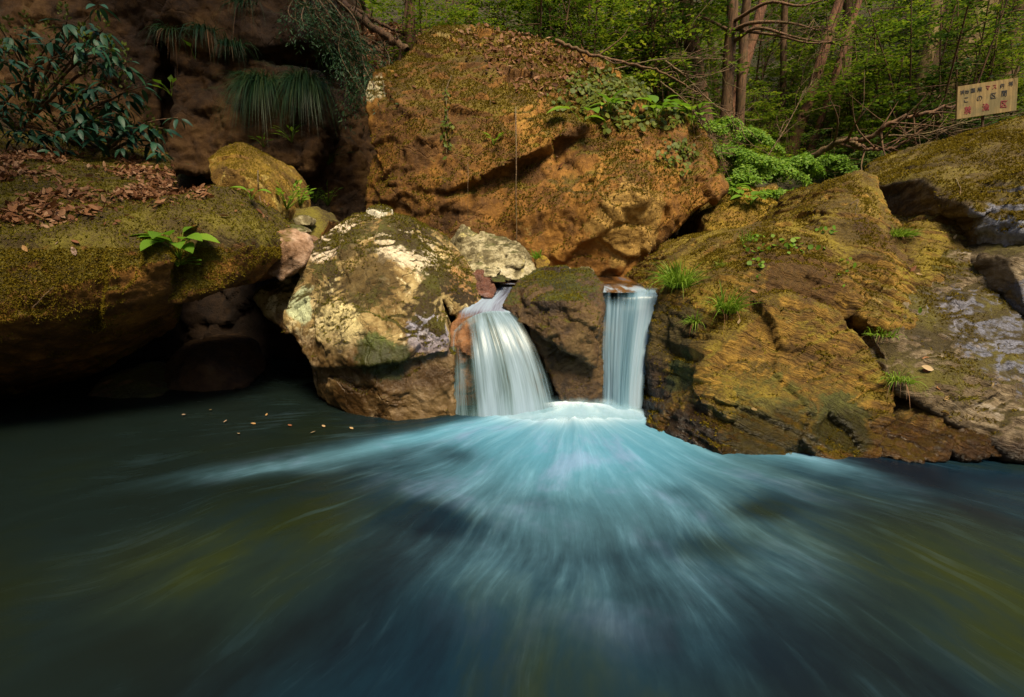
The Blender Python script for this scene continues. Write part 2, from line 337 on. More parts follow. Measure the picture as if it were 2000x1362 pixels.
big_boulder = rock('boulder', 'huge ochre boulder, mossy on top, overhanging the upper stream', [
    Piece([(712, 190, 6.25), (722, 160, 6.4), (745, 140, 6.6), (800, 95, 6.9), (850, 52, 7.2), (900, 42, 7.4), (1000, 62, 7.5), (1110, 97, 7.5), (1190, 135, 7.3), (1270, 180, 7.0),
           (725, 290, 6.15), (770, 365, 6.0), (870, 372, 5.72), (935, 350, 5.62), (1010, 312, 5.6), (1125, 250, 5.7), (1240, 238, 6.0)], 2.2, .9),
    Piece([(722, 300, 6.25), (712, 400, 6.2), (800, 385, 5.88), (900, 395, 5.7), (720, 540, 6.2), (850, 555, 5.75), (1000, 560, 5.6), (1000, 330, 5.8), (1060, 300, 5.9)], 1.8, .95),
    Piece([(1010, 320, 5.86), (1125, 262, 5.8), (1250, 245, 5.82), (1335, 215, 6.4), (1375, 262, 6.3), (1395, 305, 6.15), (1412, 370, 6.0), (1376, 402, 5.8), (1290, 442, 5.5), (1215, 495, 5.5), (1200, 560, 5.55),
           (1010, 560, 5.62), (960, 440, 5.68), (1100, 405, 5.5), (1255, 385, 5.32), (1160, 335, 5.62)], .75, .93), Piece([(1010, 320, 6.3), (1125, 262, 6.3), (1250, 245, 6.3), (1335, 215, 6.5), (1370, 270, 6.5), (1375, 340, 6.6), (1180, 400, 6.5), (1150, 560, 6.4), (1000, 560, 6.4)], 1.3, .9),
    Piece([(1150, 440, 7.4), (1420, 385, 7.6), (1420, 560, 7.6), (1145, 560, 7.3)], 1.2, 1)],
    M_big, voxel=.022, smooth=3, big=.07, facet=.07, fine=.02, freq=.8, seed=1)

ledge = rock('rock_ledge', 'broad mossy rock ledge strewn with dead leaves, overhanging the dark cave', [
    Piece([(-420, 250, 6.0), (0, 258, 6.4), (150, 292, 6.3), (330, 300, 6.2), (-300, 470, 3.0), (0, 462, 3.15), (150, 452, 3.3), (260, 450, 3.5), (330, 500, 3.35),
           (-300, 690, 2.85), (0, 655, 3.15), (120, 628, 3.25), (250, 590, 3.35), (330, 565, 3.45), (0, 800, 4.2), (200, 720, 4.3), (340, 640, 4.5)], 0),
    Piece([(255, 425, 3.75), (320, 385, 3.95), (400, 362, 4.2), (445, 366, 4.25), (480, 396, 4.2), (508, 440, 4.1), (520, 466, 4.0), (514, 500, 3.9), (445, 556, 3.65), (350, 590, 3.5), (250, 590, 3.5), (260, 470, 3.55), (380, 430, 3.68), (470, 470, 3.7)], 1.5, .9)],
    M_slab, voxel=.019, smooth=7, big=.085, facet=.035, fine=.016, freq=1.0, seed=5, cat='rock ledge')

round_b = rock('boulder', 'rounded yellow mossy boulder standing on the leaf strewn ledge', [
    Piece([(398, 312, 4.9), (430, 286, 5.0), (470, 276, 5.0), (505, 296, 5.0), (536, 335, 4.95), (556, 380, 4.9), (556, 415, 4.8), (538, 450, 4.65), (495, 460, 4.55), (420, 375, 4.6), (450, 330, 4.55), (500, 360, 4.5)], .8, .75)],
    M_round, voxel=.016, smooth=12, big=.05, facet=.02, fine=.009, freq=1.4, seed=8)
stone_pink = rock('stone', 'pinkish brown stone wedged between the ledge and the pale boulder', [
    Piece([(522, 500, 4.25), (530, 462, 4.3), (560, 447, 4.4), (598, 462, 4.4), (612, 483, 4.35), (592, 520, 4.2), (550, 548, 4.2), (520, 535, 4.2), (565, 480, 4.15)], .5, .7)],
    rock_mat('pinkish_stone', [(.06, .03, .014), (.2, .105, .05), (.4, .25, .16), (.6, .44, .34)], moss=(.9, 1.3, MOSS1, MOSS2), scale=2.2), voxel=.014, smooth=8, big=.03, facet=.02, fine=.008, freq=2, seed=9, cat='stone')
for i, (lab, pts, th) in enumerate([
    ('low green mossy stone behind the pinkish stone', [(540, 440, 4.9), (570, 408, 5.1), (620, 405, 5.2), (645, 430, 5.1), (620, 470, 4.8), (560, 470, 4.7)], .5),
    ('small flat grey stone on the green mossy stone', [(532, 448, 4.55), (552, 436, 4.7), (590, 440, 4.7), (600, 455, 4.6), (560, 462, 4.5)], .2),
    ('pale sunlit pebble lying in the moss behind the pinkish stone', [(567, 428, 4.78), (590, 416, 4.86), (612, 428, 4.84), (605, 442, 4.74), (575, 442, 4.72)], .15)]):
    rock('stone', lab, [Piece(pts, th, .8)], [M_slab, M_jag, M_jag][i], voxel=.012, smooth=7, big=.03, facet=.015, fine=.006, freq=2.2, seed=20 + i, cat='stone')

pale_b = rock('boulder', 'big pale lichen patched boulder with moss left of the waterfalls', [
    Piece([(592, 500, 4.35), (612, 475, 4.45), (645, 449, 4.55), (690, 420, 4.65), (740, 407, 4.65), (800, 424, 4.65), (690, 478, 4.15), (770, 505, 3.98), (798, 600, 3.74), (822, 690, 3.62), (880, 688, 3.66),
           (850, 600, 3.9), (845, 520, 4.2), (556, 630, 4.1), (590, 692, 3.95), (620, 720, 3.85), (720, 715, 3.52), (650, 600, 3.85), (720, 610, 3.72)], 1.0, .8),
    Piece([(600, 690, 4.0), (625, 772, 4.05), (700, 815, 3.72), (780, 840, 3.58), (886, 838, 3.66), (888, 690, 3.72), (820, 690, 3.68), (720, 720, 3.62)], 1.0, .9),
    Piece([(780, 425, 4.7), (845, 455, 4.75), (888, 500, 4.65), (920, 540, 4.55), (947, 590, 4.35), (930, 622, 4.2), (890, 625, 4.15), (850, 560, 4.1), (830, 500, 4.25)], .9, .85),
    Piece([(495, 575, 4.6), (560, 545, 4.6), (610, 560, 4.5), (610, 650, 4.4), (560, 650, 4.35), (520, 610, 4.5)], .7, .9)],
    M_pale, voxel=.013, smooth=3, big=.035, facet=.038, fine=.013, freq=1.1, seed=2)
jag = rock('boulder', 'pale jagged rock with sharp crests in front of the huge boulder', [
    Piece([(884, 470, 5.2), (903, 440, 5.2), (922, 455, 5.15), (938, 460, 5.1), (960, 500, 4.85), (940, 530, 4.8), (890, 520, 4.95), (900, 480, 5.0)], .5, .8),
    Piece([(938, 458, 5.1), (982, 466, 5.1), (1015, 478, 5.05), (1033, 500, 5.0), (1050, 545, 4.85), (1000, 548, 4.7), (950, 540, 4.75), (975, 495, 4.85), (1010, 500, 4.8)], .5, .8)],
    M_jag, voxel=.010, smooth=1, big=.02, facet=.03, fine=.012, freq=1.8, seed=4)
for i, (nm, lab, pts, th, mt) in enumerate([
    ('stone', 'wet reddish stone beside the small upper cascade', [(918, 545, 4.55), (940, 528, 4.6), (962, 545, 4.5), (970, 572, 4.35), (960, 585, 4.3), (930, 575, 4.35)], .3, M_orange),
    ('stone', 'flat pale stone under the left crest of the jagged rock', [(912, 520, 4.75), (940, 512, 4.8), (958, 525, 4.7), (945, 540, 4.6), (915, 535, 4.65)], .25, M_jag),
    ('stone', 'small white stone at the foot of the jagged rock', [(946, 528, 4.6), (965, 520, 4.65), (978, 530, 4.6), (965, 542, 4.5), (948, 540, 4.52)], .15, M_jag),
    ('stone', 'dark flat slate stone tilted toward the small cascade', [(955, 545, 4.5), (975, 535, 4.6), (998, 548, 4.5), (985, 552, 4.4), (962, 552, 4.42)], .15, M_wet),
    ('stone', 'small mossy stone touching the right end of the jagged rock', [(1040, 530, 4.95), (1060, 520, 5.05), (1080, 532, 5.0), (1075, 548, 4.85), (1045, 548, 4.82)], .2, M_slab),
    ('stone', 'round brown pebble under the fern at the boulder foot', [(1045, 508, 5.15), (1062, 500, 5.2), (1076, 512, 5.15), (1070, 525, 5.05), (1048, 525, 5.05)], .15, M_round),
    ('stone', 'tiny tan pebble in the row behind the wedge shaped boulder', [(1084, 526, 5.1), (1095, 520, 5.15), (1108, 528, 5.1), (1100, 538, 5.0), (1088, 538, 5.0)], .12, M_jag),
    ('stone', 'yellowish stone alone at the stream edge behind the wedge shaped boulder', [(1128, 532, 5.0), (1140, 520, 5.05), (1155, 522, 5.05), (1164, 538, 4.95), (1150, 546, 4.88), (1132, 545, 4.9)], .2, M_jag),
    ('stone', 'pale pebble nearest the crest of the wedge shaped boulder', [(1100, 530, 4.6), (1112, 524, 4.65), (1124, 530, 4.6), (1115, 540, 4.5)], .12, M_jag)]):
    rock(nm, lab, [Piece(pts, th, .8)], mt, voxel=.009, smooth=4, big=.025, facet=.025, fine=.006, freq=3, seed=30 + i, cat='stone')
wedge = rock('boulder', 'dark wedge shaped boulder with a mossy crown dividing the two waterfalls', [
    Piece([(984, 597, 4.1), (1008, 556, 4.25), (1048, 535, 4.3), (1105, 524, 4.35), (1152, 530, 4.3), (1178, 556, 4.15), (1183, 600, 3.95), (1010, 625, 3.95), (1060, 585, 3.85), (1130, 590, 3.75), (1170, 640, 3.75), (1090, 680, 3.7), (1165, 720, 3.75)], .7, .75),
    Piece([(1030, 640, 3.95), (1180, 640, 3.85), (1176, 830, 3.82), (1120, 830, 3.8), (1080, 740, 3.85)], .7, .8)],
    M_wet, voxel=.012, smooth=7, big=.03, facet=.03, fine=.012, freq=1.7, seed=6)
fall_ledge = rock('rock_shelf', 'wet orange rock shelf under the thin veil of the left waterfall', [
    Piece([(880, 640, 4.0), (895, 612, 4.1), (950, 606, 4.15), (1020, 625, 4.1), (1050, 690, 3.98), (1070, 840, 3.95), (880, 840, 3.86), (880, 690, 3.88)], .7, .95),
    Piece([(895, 650, 3.95), (955, 640, 3.95), (968, 700, 3.84), (935, 715, 3.80), (900, 690, 3.86)], .4, 1)],
    rock_mat('orange_shelf_rock', [(.04, .02, .012), (.13, .055, .022), (.27, .12, .045), (.30, .22, .15)], scale=2, rough=.4), voxel=.013, smooth=5, big=.03, facet=.03, fine=.01, freq=2, seed=11, cat='rock shelf')
rock('rock_shelf', 'dark wet rock sill under the right waterfall', [
    Piece([(1150, 580, 4.32), (1300, 580, 4.32), (1300, 700, 4.15), (1160, 700, 4.12), (1150, 850, 4.05), (1310, 850, 4.05)], .6, 1)],
    M_wet, voxel=.016, smooth=5, big=.03, facet=.03, fine=.01, freq=2, seed=12, cat='rock shelf')

right_b = rock('boulder', 'great layered ochre boulder with moss and grass right of the waterfalls', [
    Piece([(1285, 590, 4.0), (1340, 512, 4.15), (1395, 470, 4.25), (1465, 450, 4.3), (1540, 436, 4.45), (1640, 440, 4.1), (1700, 520, 3.8), (1330, 570, 3.85), (1400, 560, 3.7), (1500, 520, 3.65), (1590, 540, 3.5), (1680, 600, 3.4),
           (1290, 578, 3.95), (1276, 640, 3.82), (1266, 710, 3.78), (1400, 660, 3.5), (1278, 800, 3.85), (1320, 830, 3.6)], 1.6, .8),
    Piece([(1375, 690, 3.28), (1430, 640, 3.4), (1530, 585, 3.38), (1640, 610, 3.3), (1700, 690, 3.18), (1735, 770, 3.06), (1720, 880, 2.98), (1680, 905, 2.93), (1500, 900, 2.98), (1400, 885, 3.06), (1350, 790, 3.3), (1345, 720, 3.4)], 1.5, .9),
    Piece([(1285, 840, 3.42), (1310, 790, 3.4), (1350, 755, 3.3), (1395, 748, 3.22), (1425, 775, 3.12), (1415, 880, 3.03), (1310, 875, 3.25)], .7, .85),
    Piece([(1580, 425, 4.6), (1612, 378, 4.7), (1668, 338, 4.7), (1705, 352, 4.7), (1728, 404, 4.5), (1750, 440, 4.4), (1690, 435, 4.0), (1620, 430, 4.15), (1668, 385, 4.3), (1640, 470, 3.95), (1720, 500, 3.9), (1790, 560, 3.8), (1780, 640, 3.4), (1700, 640, 3.3), (1580, 480, 3.9)], 1.0, .85),
    Piece([(1782, 438, 4.4), (1804, 417, 4.45), (1835, 408, 4.4), (1862, 430, 4.3), (1890, 480, 4.1), (1905, 540, 3.8), (1800, 560, 3.7), (1770, 480, 4.1)], .9, .9)],
    M_right, voxel=.013, smooth=4, big=.045, facet=.035, fine=.015, freq=1.15, seed=7, strata=((.42, .25, .87), 9, .06))
slab_r = rock('boulder', 'grey layered slab of rock sloping into the pool at the right edge', [
    Piece([(1700, 640, 3.4), (1760, 590, 3.6), (1860, 490, 3.95), (1960, 540, 3.7), (2150, 600, 3.4), (2250, 760, 3.0), (2200, 900, 2.8), (1985, 890, 2.84), (1960, 860, 2.9), (1770, 770, 3.0), (1740, 740, 3.1), (1880, 640, 3.4), (1990, 700, 3.1)], 1.4, .95)],
    M_grey, voxel=.013, smooth=4, big=.045, facet=.045, fine=.014, freq=1.2, seed=13, strata=((.35, .3, .88), 8, .03))
low_r = rock('boulder', 'low tan boulder at the water line under the grey slab', [
    Piece([(1715, 850, 2.97), (1760, 800, 3.02), (1810, 785, 3.02), (1850, 800, 2.95), (1860, 850, 2.87), (1850, 900, 2.84), (1770, 905, 2.86), (1722, 895, 2.93)], .8, .9),
    Piece([(1850, 810, 2.98), (1900, 795, 2.98), (1945, 820, 2.93), (1972, 865, 2.86), (1960, 892, 2.84), (1870, 895, 2.85), (1850, 850, 2.88)], .8, .9)],
    M_right, voxel=.011, smooth=7, big=.04, facet=.03, fine=.013, freq=1.8, seed=14)
upper_r = rock('boulder', 'grey boulder with a mossy flank overhanging at the upper right', [
    Piece([(1832, 396, 4.7), (1828, 358, 4.8), (1866, 310, 4.85), (1930, 262, 4.8), (2000, 235, 4.7), (2250, 180, 4.4), (1850, 412, 4.2), (1810, 350, 4.45), (1920, 420, 3.85), (1960, 350, 4.1)], 1.3, .9),
    Piece([(1850, 405, 4.25), (1900, 455, 4.0), (1955, 525, 3.75), (2000, 540, 3.6), (2080, 530, 3.4), (2250, 420, 3.5), (1930, 400, 3.95), (2000, 330, 3.9), (2100, 300, 3.8), (1990, 440, 3.65)], 1.4, .9)],
    M_upper, voxel=.015, smooth=5, big=.05, facet=.03, fine=.014, freq=1.0, seed=15, strata=((.5, .1, .85), 8, .03))
rock('boulder', 'shaded boulder under the right end of the grey overhang', [
    Piece([(1975, 500, 3.5), (2040, 470, 3.5), (2150, 520, 3.3), (2150, 640, 3.2), (2010, 620, 3.3), (1990, 560, 3.4)], .8, .9)], M_grey, voxel=.02, smooth=6, big=.05, facet=.03, freq=1.4, seed=16)
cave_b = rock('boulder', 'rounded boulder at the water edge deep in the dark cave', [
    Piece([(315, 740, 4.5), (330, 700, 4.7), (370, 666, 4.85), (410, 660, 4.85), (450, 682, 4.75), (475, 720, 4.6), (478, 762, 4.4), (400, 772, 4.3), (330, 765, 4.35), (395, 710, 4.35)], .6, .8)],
    rock_mat('shade_toned_cave_rock', [(.014, .008, .004), (.035, .017, .007), (.07, .036, .013), (.10, .06, .025)], scale=1.6, rough=.95), voxel=.018, smooth=10, big=.04, facet=.02, fine=.012, freq=1.5, seed=17)  # boulder colour darkened to paint in the cave's shade
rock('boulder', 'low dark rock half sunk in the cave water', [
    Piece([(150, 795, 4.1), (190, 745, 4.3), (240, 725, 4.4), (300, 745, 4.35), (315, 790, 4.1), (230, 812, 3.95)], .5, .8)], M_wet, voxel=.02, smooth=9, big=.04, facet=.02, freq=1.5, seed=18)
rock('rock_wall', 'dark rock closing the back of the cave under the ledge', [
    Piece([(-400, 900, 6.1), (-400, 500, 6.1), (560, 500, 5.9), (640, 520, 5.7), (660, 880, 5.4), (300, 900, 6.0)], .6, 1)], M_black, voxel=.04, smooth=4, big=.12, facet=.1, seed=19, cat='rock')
rock('boulder', 'squat dark boulder in the hollow under the huge boulder', [
    Piece([(1322, 520, 6.3), (1330, 470, 6.4), (1350, 440, 6.5), (1385, 450, 6.4), (1398, 500, 6.2), (1390, 545, 6.1), (1325, 550, 6.15), (1355, 490, 6.1)], .6, .8)], M_wet, voxel=.018, smooth=9, big=.05, facet=.03, freq=1.4, seed=21)
orange_r = rock('boulder', 'sunlit orange rock between the huge boulder and the layered boulder', [
    Piece([(1375, 415, 6.1), (1405, 385, 6.3), (1450, 360, 6.4), (1510, 365, 6.3), (1560, 400, 6.0), (1500, 450, 5.6), (1400, 480, 5.6), (1385, 450, 5.75), (1440, 400, 5.9)], .9, .9)],
    M_round, voxel=.02, smooth=5, big=.06, facet=.05, fine=.014, freq=1.3, seed=22)
# ------------------------------------------------------------------ water
def foam_nodes(k, pos, cx, cy):
    xy = k.n('SeparateXYZ', {0: pos}); dx = k.math('SUBTRACT', xy.outputs[0], cx); dy = k.math('SUBTRACT', cy, xy.outputs[1])
    th = k.math('ARCTAN2', dx, dy); r = k.math('SQRT', k.math('ADD', k.math('MULTIPLY', dx, dx), k.math('MULTIPLY', dy, dy)))
    return th, r
def pool_material():
    k = NT('pool_water'); pos = k.n('NewGeometry').outputs['Position']; th, r = foam_nodes(k, pos, POOL_C[0], POOL_C[1])
    wob = k.noise(pos, 1.1, 1, .4); wob2 = k.noise(pos, 3.0, 3, .5)
    tw = k.math('ADD', th, k.math('MULTIPLY', k.math('SUBTRACT', wob, .5), .16))
    def streak(ft, fr, det, off, t=tw): return k.noise(k.n('CombineXYZ', {0: k.math('MULTIPLY', t, ft), 1: k.math('MULTIPLY', r, fr), 2: off}).outputs[0], 1.0, det, .62, 0.0)
    s1, s2, s3 = streak(3.6, 1.5, 4, 1.0), streak(12, 1.5, 5, 5.0), streak(60, 2.0, 4, 9.0)
    dens = k.n('Attribute', attribute_name='foam').outputs['Fac']
    st = k.math('ADD', k.math('ADD', k.math('MULTIPLY', s1, .46), k.math('MULTIPLY', s2, .34)), k.math('MULTIPLY', s3, .20))
    st = k.math('SUBTRACT', st, .5)
    m = k.math('ADD', dens, k.math('MULTIPLY', st, k.math('MULTIPLY', k.step(dens, 0, .35), k.step(r, .3, 2.2, .26, 1.2))))
    wisp = k.math('MULTIPLY', k.step(k.math('ADD', k.math('MULTIPLY', s3, .5), k.math('MULTIPLY', s2, .5)), .52, .68), k.step(r, 3.6, 1.6, 0, .11))
    m = k.math('ADD', k.math('MULTIPLY', k.step(m, -.02, 1.05), .95), wisp, clamp=True)
    crest = k.n('Attribute', attribute_name='crest').outputs['Fac']
    deep = k.ramp(k.math('ADD', k.math('MULTIPLY', wob, .6), k.math('MULTIPLY', s2, .4)), [(.38, (.003, .006, .012)), (.5, (.004, .014, .025)), (.62, (.010, .016, .007))])  # blue stops paint the sky's reflection into the water colour
    wm = k.n('Attribute', attribute_name='bed').outputs['Fac']
    deep = k.mix(k.math('MULTIPLY', wm, k.step(s2, .35, .65, .5, 1)), deep, (.020, .026, .005))
    deep = k.mix(k.math('MULTIPLY', k.n('Attribute', attribute_name='left_shade').outputs['Fac'], .85), deep, (.0055, .0085, .0055))  # left of the pool dimmed: vignette shade painted into the water
    fc = k.mix(k.step(r, .3, 2.0), (.06, .245, .37), (.07, .165, .22)); fc = k.mix(k.math('MULTIPLY', k.step(s2, .40, .75), .38), fc, (.17, .35, .49))
    fc = k.mix(k.math('MULTIPLY', crest, k.step(s2, .2, .6, .75, 1)), fc, (.66, .74, .82))
    fc = k.mix(k.step(s1, .5, .7, 0, .35), fc, (.22, .26, .46))
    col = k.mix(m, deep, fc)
    h = k.math('ADD', k.math('MULTIPLY', s1, .5), k.math('ADD', k.math('MULTIPLY', s2, .3), k.math('MULTIPLY', s3, .1)))
    b = k.bump(h, k.step(dens, 0, .4, .16, .5), .05)
    pb = k.n('BsdfPrincipled', {'Base Color': col, 'Roughness': k.math('ADD', .27, k.math('MULTIPLY', m, .6)), 'IOR': 1.33, 'Normal': b, 'Specular IOR Level': .14})
    return k.surf(pb)
POOL_C = PZ(1115, 790, 0)[:2]
def build_pool():
    nx, ny = 520, 420
    gx = np.linspace(-6.5, 6.0, nx); gy = np.concatenate([np.linspace(-3, .8, 30), np.linspace(.815, 4.4, 340), np.linspace(4.43, 6.3, 50)])
    X, Y = np.meshgrid(gx, gy); x, y = X.ravel(), Y.ravel()
    dx, dy = x - POOL_C[0], POOL_C[1] - y; r = np.hypot(dx, dy); th = np.arctan2(dx, dy); p = np.stack([x, y, 0 * x], 1)
    wob = fbm(p * .9 + 5, 3); thw = th + .22 * wob
    reach = 1.75 + .85 * np.exp(-((th + .05) / .52) ** 2) + .95 * np.exp(-((th + 1.05) / .09) ** 2) + .4 * np.exp(-((th - .84) / .12) ** 2)
    q = r / reach
    d = .76 * (1 - sm(q, .40, 1.20)) * (1 - sm(np.abs(th + .1 * wob), .92, 1.32))
    d += .12 * np.exp(-(r / .55) ** 2) + .34 * np.exp(-(dx / .6) ** 2 - ((dy - .16) / .2) ** 2)
    for (t0, r0, tw, rw, a) in ((-.46, 1.92, .17, .13, -.42), (.46, 1.80, .11, .10, -.34), (-.76, 1.32, .13, .12, -.28), (.80, 1.32, .11, .12, -.28), (.12, 2.02, .14, .10, -.22), (-.2, 1.62, .12, .07, -.16), (.28, 1.5, .1, .07, -.16),
                                (-1.04, 1.6, .05, .9, .36), (.85, 1.6, .06, .4, .36), (0, 1.2, .5, .3, .14), (-.26, 2.2, .15, .2, .14), (.3, 2.15, .12, .25, .14), (-.9, .9, .12, .3, .14), (.9, .85, .12, .3, .14), (.62, 1.65, .08, .3, .12), (-.62, 1.7, .06, .3, .12)):
        d += a * np.exp(-((thw - t0) / tw) ** 2 - ((r - r0 - .12 * wob) / rw) ** 2)
    d = np.clip(d, 0, 1.3)
    bed = np.clip(.9 * np.exp(-((x + 1.25) / .55) ** 2 - ((y - 1.9) / .42) ** 2) + .9 * np.exp(-((x - 1.85) / .65) ** 2 - ((y - 1.75) / .6) ** 2) + .35 * np.exp(-((x - .6) / .5) ** 2 - ((y - 1.1) / .2) ** 2), 0, 1)
    h = .03 * np.exp(-(dx / .5) ** 2 - ((dy - .3) / .4) ** 2) + .05 * np.exp(-(dx / .6) ** 2 - ((dy - .2) / .14) ** 2) + .012 * np.cos(r * 7.5 + wob * 3) * np.exp(-r * .8) * (r > .1)
    pol = np.stack([thw * 5, r * 1.2, 0 * r], 1)
    h += .022 * fbm(pol, 4) * np.exp(-((r - 1.0) / 1.2) ** 2) + .006 * fbm(np.stack([thw * 14, r * 2, 0 * r], 1), 3)
    p[:, 2] = h
    i = np.arange(ny - 1); j = np.arange(nx - 1); a = (i[:, None] * nx + j[None]).ravel()
    m = to_mesh('water', p, np.stack([a, a + 1, a + nx + 1, a + nx], 1)); attr(m, 'crest', np.clip(1.1 * np.exp(-(dx / .48) ** 2 - ((dy - .22) / .19) ** 2) + .28 * np.exp(-(r / .6) ** 2), 0, 1)); attr(m, 'left_shade', sm(-x, .2, 1.5) * (1 - .8 * bed)); attr(m, 'foam', d); attr(m, 'bed', bed)
    tag(link('water', m, pool_material()), 'dark teal pool with pale blue foam fanning out from the waterfalls', kind='structure')
build_pool()
def build_stream():
    nx, ny = 90, 110; gx = np.linspace(-1.0, 2.4, nx); gy = np.linspace(4.09, 6.6, ny); X, Y = np.meshgrid(gx, gy); x, y = X.ravel(), Y.ravel()
    p = np.stack([x, y, .915 - .03 * (1 - sm(y, 4.05, 4.4)) + .006 * fbm(np.stack([x * 6, y * 2, 0 * x], 1), 3)], 1)
    i = np.arange(ny - 1); j = np.arange(nx - 1); a = (i[:, None] * nx + j[None]).ravel()
    f = np.stack([a, a + 1, a + nx + 1, a + nx], 1); c = p[f].mean(1); keep = ((c[:, 0] > .73) & (c[:, 0] < 1.12)) | (c[:, 1] > 4.5); m = to_mesh('stream', p, f[keep])
    k = NT('stream_water'); pos = k.n('NewGeometry').outputs['Position']
    s = k.noise(k.vmul(pos, (9, 2.2, 1)), 1, 5, .6, .4); s2 = k.noise(k.vmul(pos, (5, 1.2, 1)), 1, 4, .6, .6)
    col = k.ramp(s2, [(.36, (.012, .008, .006)), (.5, (.10, .045, .014)), (.6, (.18, .08, .025)), (.68, (.10, .16, .24))])
    yy = k.n('SeparateXYZ', {0: pos}).outputs[1]
    col = k.mix(k.math('MULTIPLY', k.step(yy, 4.7, 4.1), k.step(s, .42, .6)), col, (.3, .4, .5))
    tag(link('stream', m, k.surf(k.n('BsdfPrincipled', {'Base Color': col, 'Roughness': .14, 'IOR': 1.33, 'Normal': k.bump(s, .4, .03)}))), 'thin brown sheet of stream water reaching the lip of the falls', kind='structure')
build_stream()
def veil_material(name, lo, thin, tint, freq=22, con=3.1):
    k = NT(name); uv = k.n('UVMap', uv_map='uv').outputs[0]; sx = k.n('SeparateXYZ', {0: uv}); u, v = sx.outputs[0], sx.outputs[1]
    def st(f, g, det, z): return k.noise(k.n('CombineXYZ', {0: k.math('MULTIPLY', u, f), 1: k.math('MULTIPLY', v, g), 2: z}).outputs[0], 1, det, .6, .25)
    a, b, c = st(freq * .22, .6, 5, 1), st(freq * .8, .9, 6, 4), st(freq * 3.6, 1.3, 4, 8)
    s = k.math('ADD', k.math('ADD', k.math('MULTIPLY', a, .50), k.math('MULTIPLY', b, .30)), k.math('MULTIPLY', c, .2))
    cov = k.n('Attribute', attribute_name='cover').outputs['Fac']
    al = k.step(k.math('ADD', k.math('MULTIPLY', k.math('SUBTRACT', s, .5), con), cov), 0, 1, 0, .97)
    white = k.step(k.math('ADD', s, k.math('MULTIPLY', cov, .12)), .42, .74)
    col = k.mix(white, tint, (.35, .47, .59))
    nb = k.bump(s, .35, .03)
    df = k.n('BsdfDiffuse', {'Color': col, 'Normal': nb}); tr = k.n('BsdfTranslucent', {'Color': col}); gl = k.n('BsdfGlossy', {'Color': (1, 1, 1), 'Roughness': .3, 'Normal': nb})
    m1 = k.n('MixShader', {0: .3, 1: df.outputs[0], 2: tr.outputs[0]}); m2 = k.n('MixShader', {0: .025, 1: m1.outputs[0], 2: gl.outputs[0]})
    return k.surf(k.n('MixShader', {0: al, 1: k.n('BsdfTransparent').outputs[0], 2: m2.outputs[0]}))
def veil(name, label, rows, mat, cover, nu=90, nv=110, thick=.02, parent=None, cat='waterfall', rough=.012):
    g = np.array([curve([P(*a) for a in r], nu) for r in rows])                        # rows x nu
    g = np.array([curve(g[:, j], nv) for j in range(nu)])                              # nu x nv
    U, V = np.meshgrid(np.linspace(0, 1, nu), np.linspace(0, 1, nv), indexing='ij')
    p = g.reshape(-1, 3); u, v = U.ravel(), V.ravel()
    p[:, 1] += rough * fbm(np.stack([u * 14, v * 1.2, 0 * u + len(rows)], 1), 4) - rough * .8 * ridge(np.stack([u * 6, v * .8, 0 * u], 1), 2)
    i = np.arange(nu - 1)[:, None] * nv; j = np.arange(nv - 1)[None]; f = np.stack([i + j, i + nv + j, i + nv + j + 1, i + j + 1], 2).reshape(-1, 4)
    base = p[np.argmin(p[:, 2])].copy()
    m = to_mesh(name, p - base, f, uv=np.stack([u, v], 1)); attr(m, 'cover', cover(u, v))
    o = link(name, m, mat, parent, tuple(base) if parent is None else tuple(base - np.array(parent.location)))
    if parent is None: tag(o, label, cat)
    return o
def rag(u, v, s): return u + .035 * fbm(np.stack([v * 3.5, 0 * v + s, (u > .5) * 7.0], 1), 4) * np.minimum(1, 6 * np.minimum(u, 1 - u) + .5)
edge = lambda u, w=.06: .15 + .85 * sm(u, 0, w * 2) * sm(1 - u, 0, w * 2) - .7 * (1 - sm(u, 0, .02) * sm(1 - u, 0, .02))
V_left = veil_material('left_veil', .1, .5, (.07, .15, .13), 20)
V_right = veil_material('right_veil', .1, .5, (.13, .29, .40), 11, 2.0)
fall_l = veil('waterfall', 'wide veil of white water falling over the orange shelf beside the pale boulder', [
    [(880, 652, 3.92), (915, 622, 4.0), (955, 608, 4.02), (1004, 610, 4.02)],
    [(878, 672, 3.85), (915, 648, 3.86), (965, 632, 3.88), (1024, 632, 3.92)],
    [(877, 720, 3.76), (920, 705, 3.72), (985, 690, 3.74), (1052, 682, 3.80)],
    [(877, 775, 3.71), (925, 772, 3.66), (1000, 755, 3.66), (1074, 742, 3.72)],
    [(877, 832, 3.69), (930, 832, 3.62), (1008, 825, 3.6), (1092, 812, 3.66)]], V_left,
    lambda u, v: np.clip((.50 + .28 * np.exp(-((u - .62) / .28) ** 2) + .3 * sm(v, .75, .95) - .70 * np.exp(-((u - .25) / .15) ** 2 - ((v - .27) / .16) ** 2) - .06 * (1 - sm(u, 0, .3)) * sm(v, .2, .6) + .22 * (1 - sm(u, .1, .36)) * sm(v, .42, .6)) * edge(rag(u, v, 1.), .06), 0, 1.2))
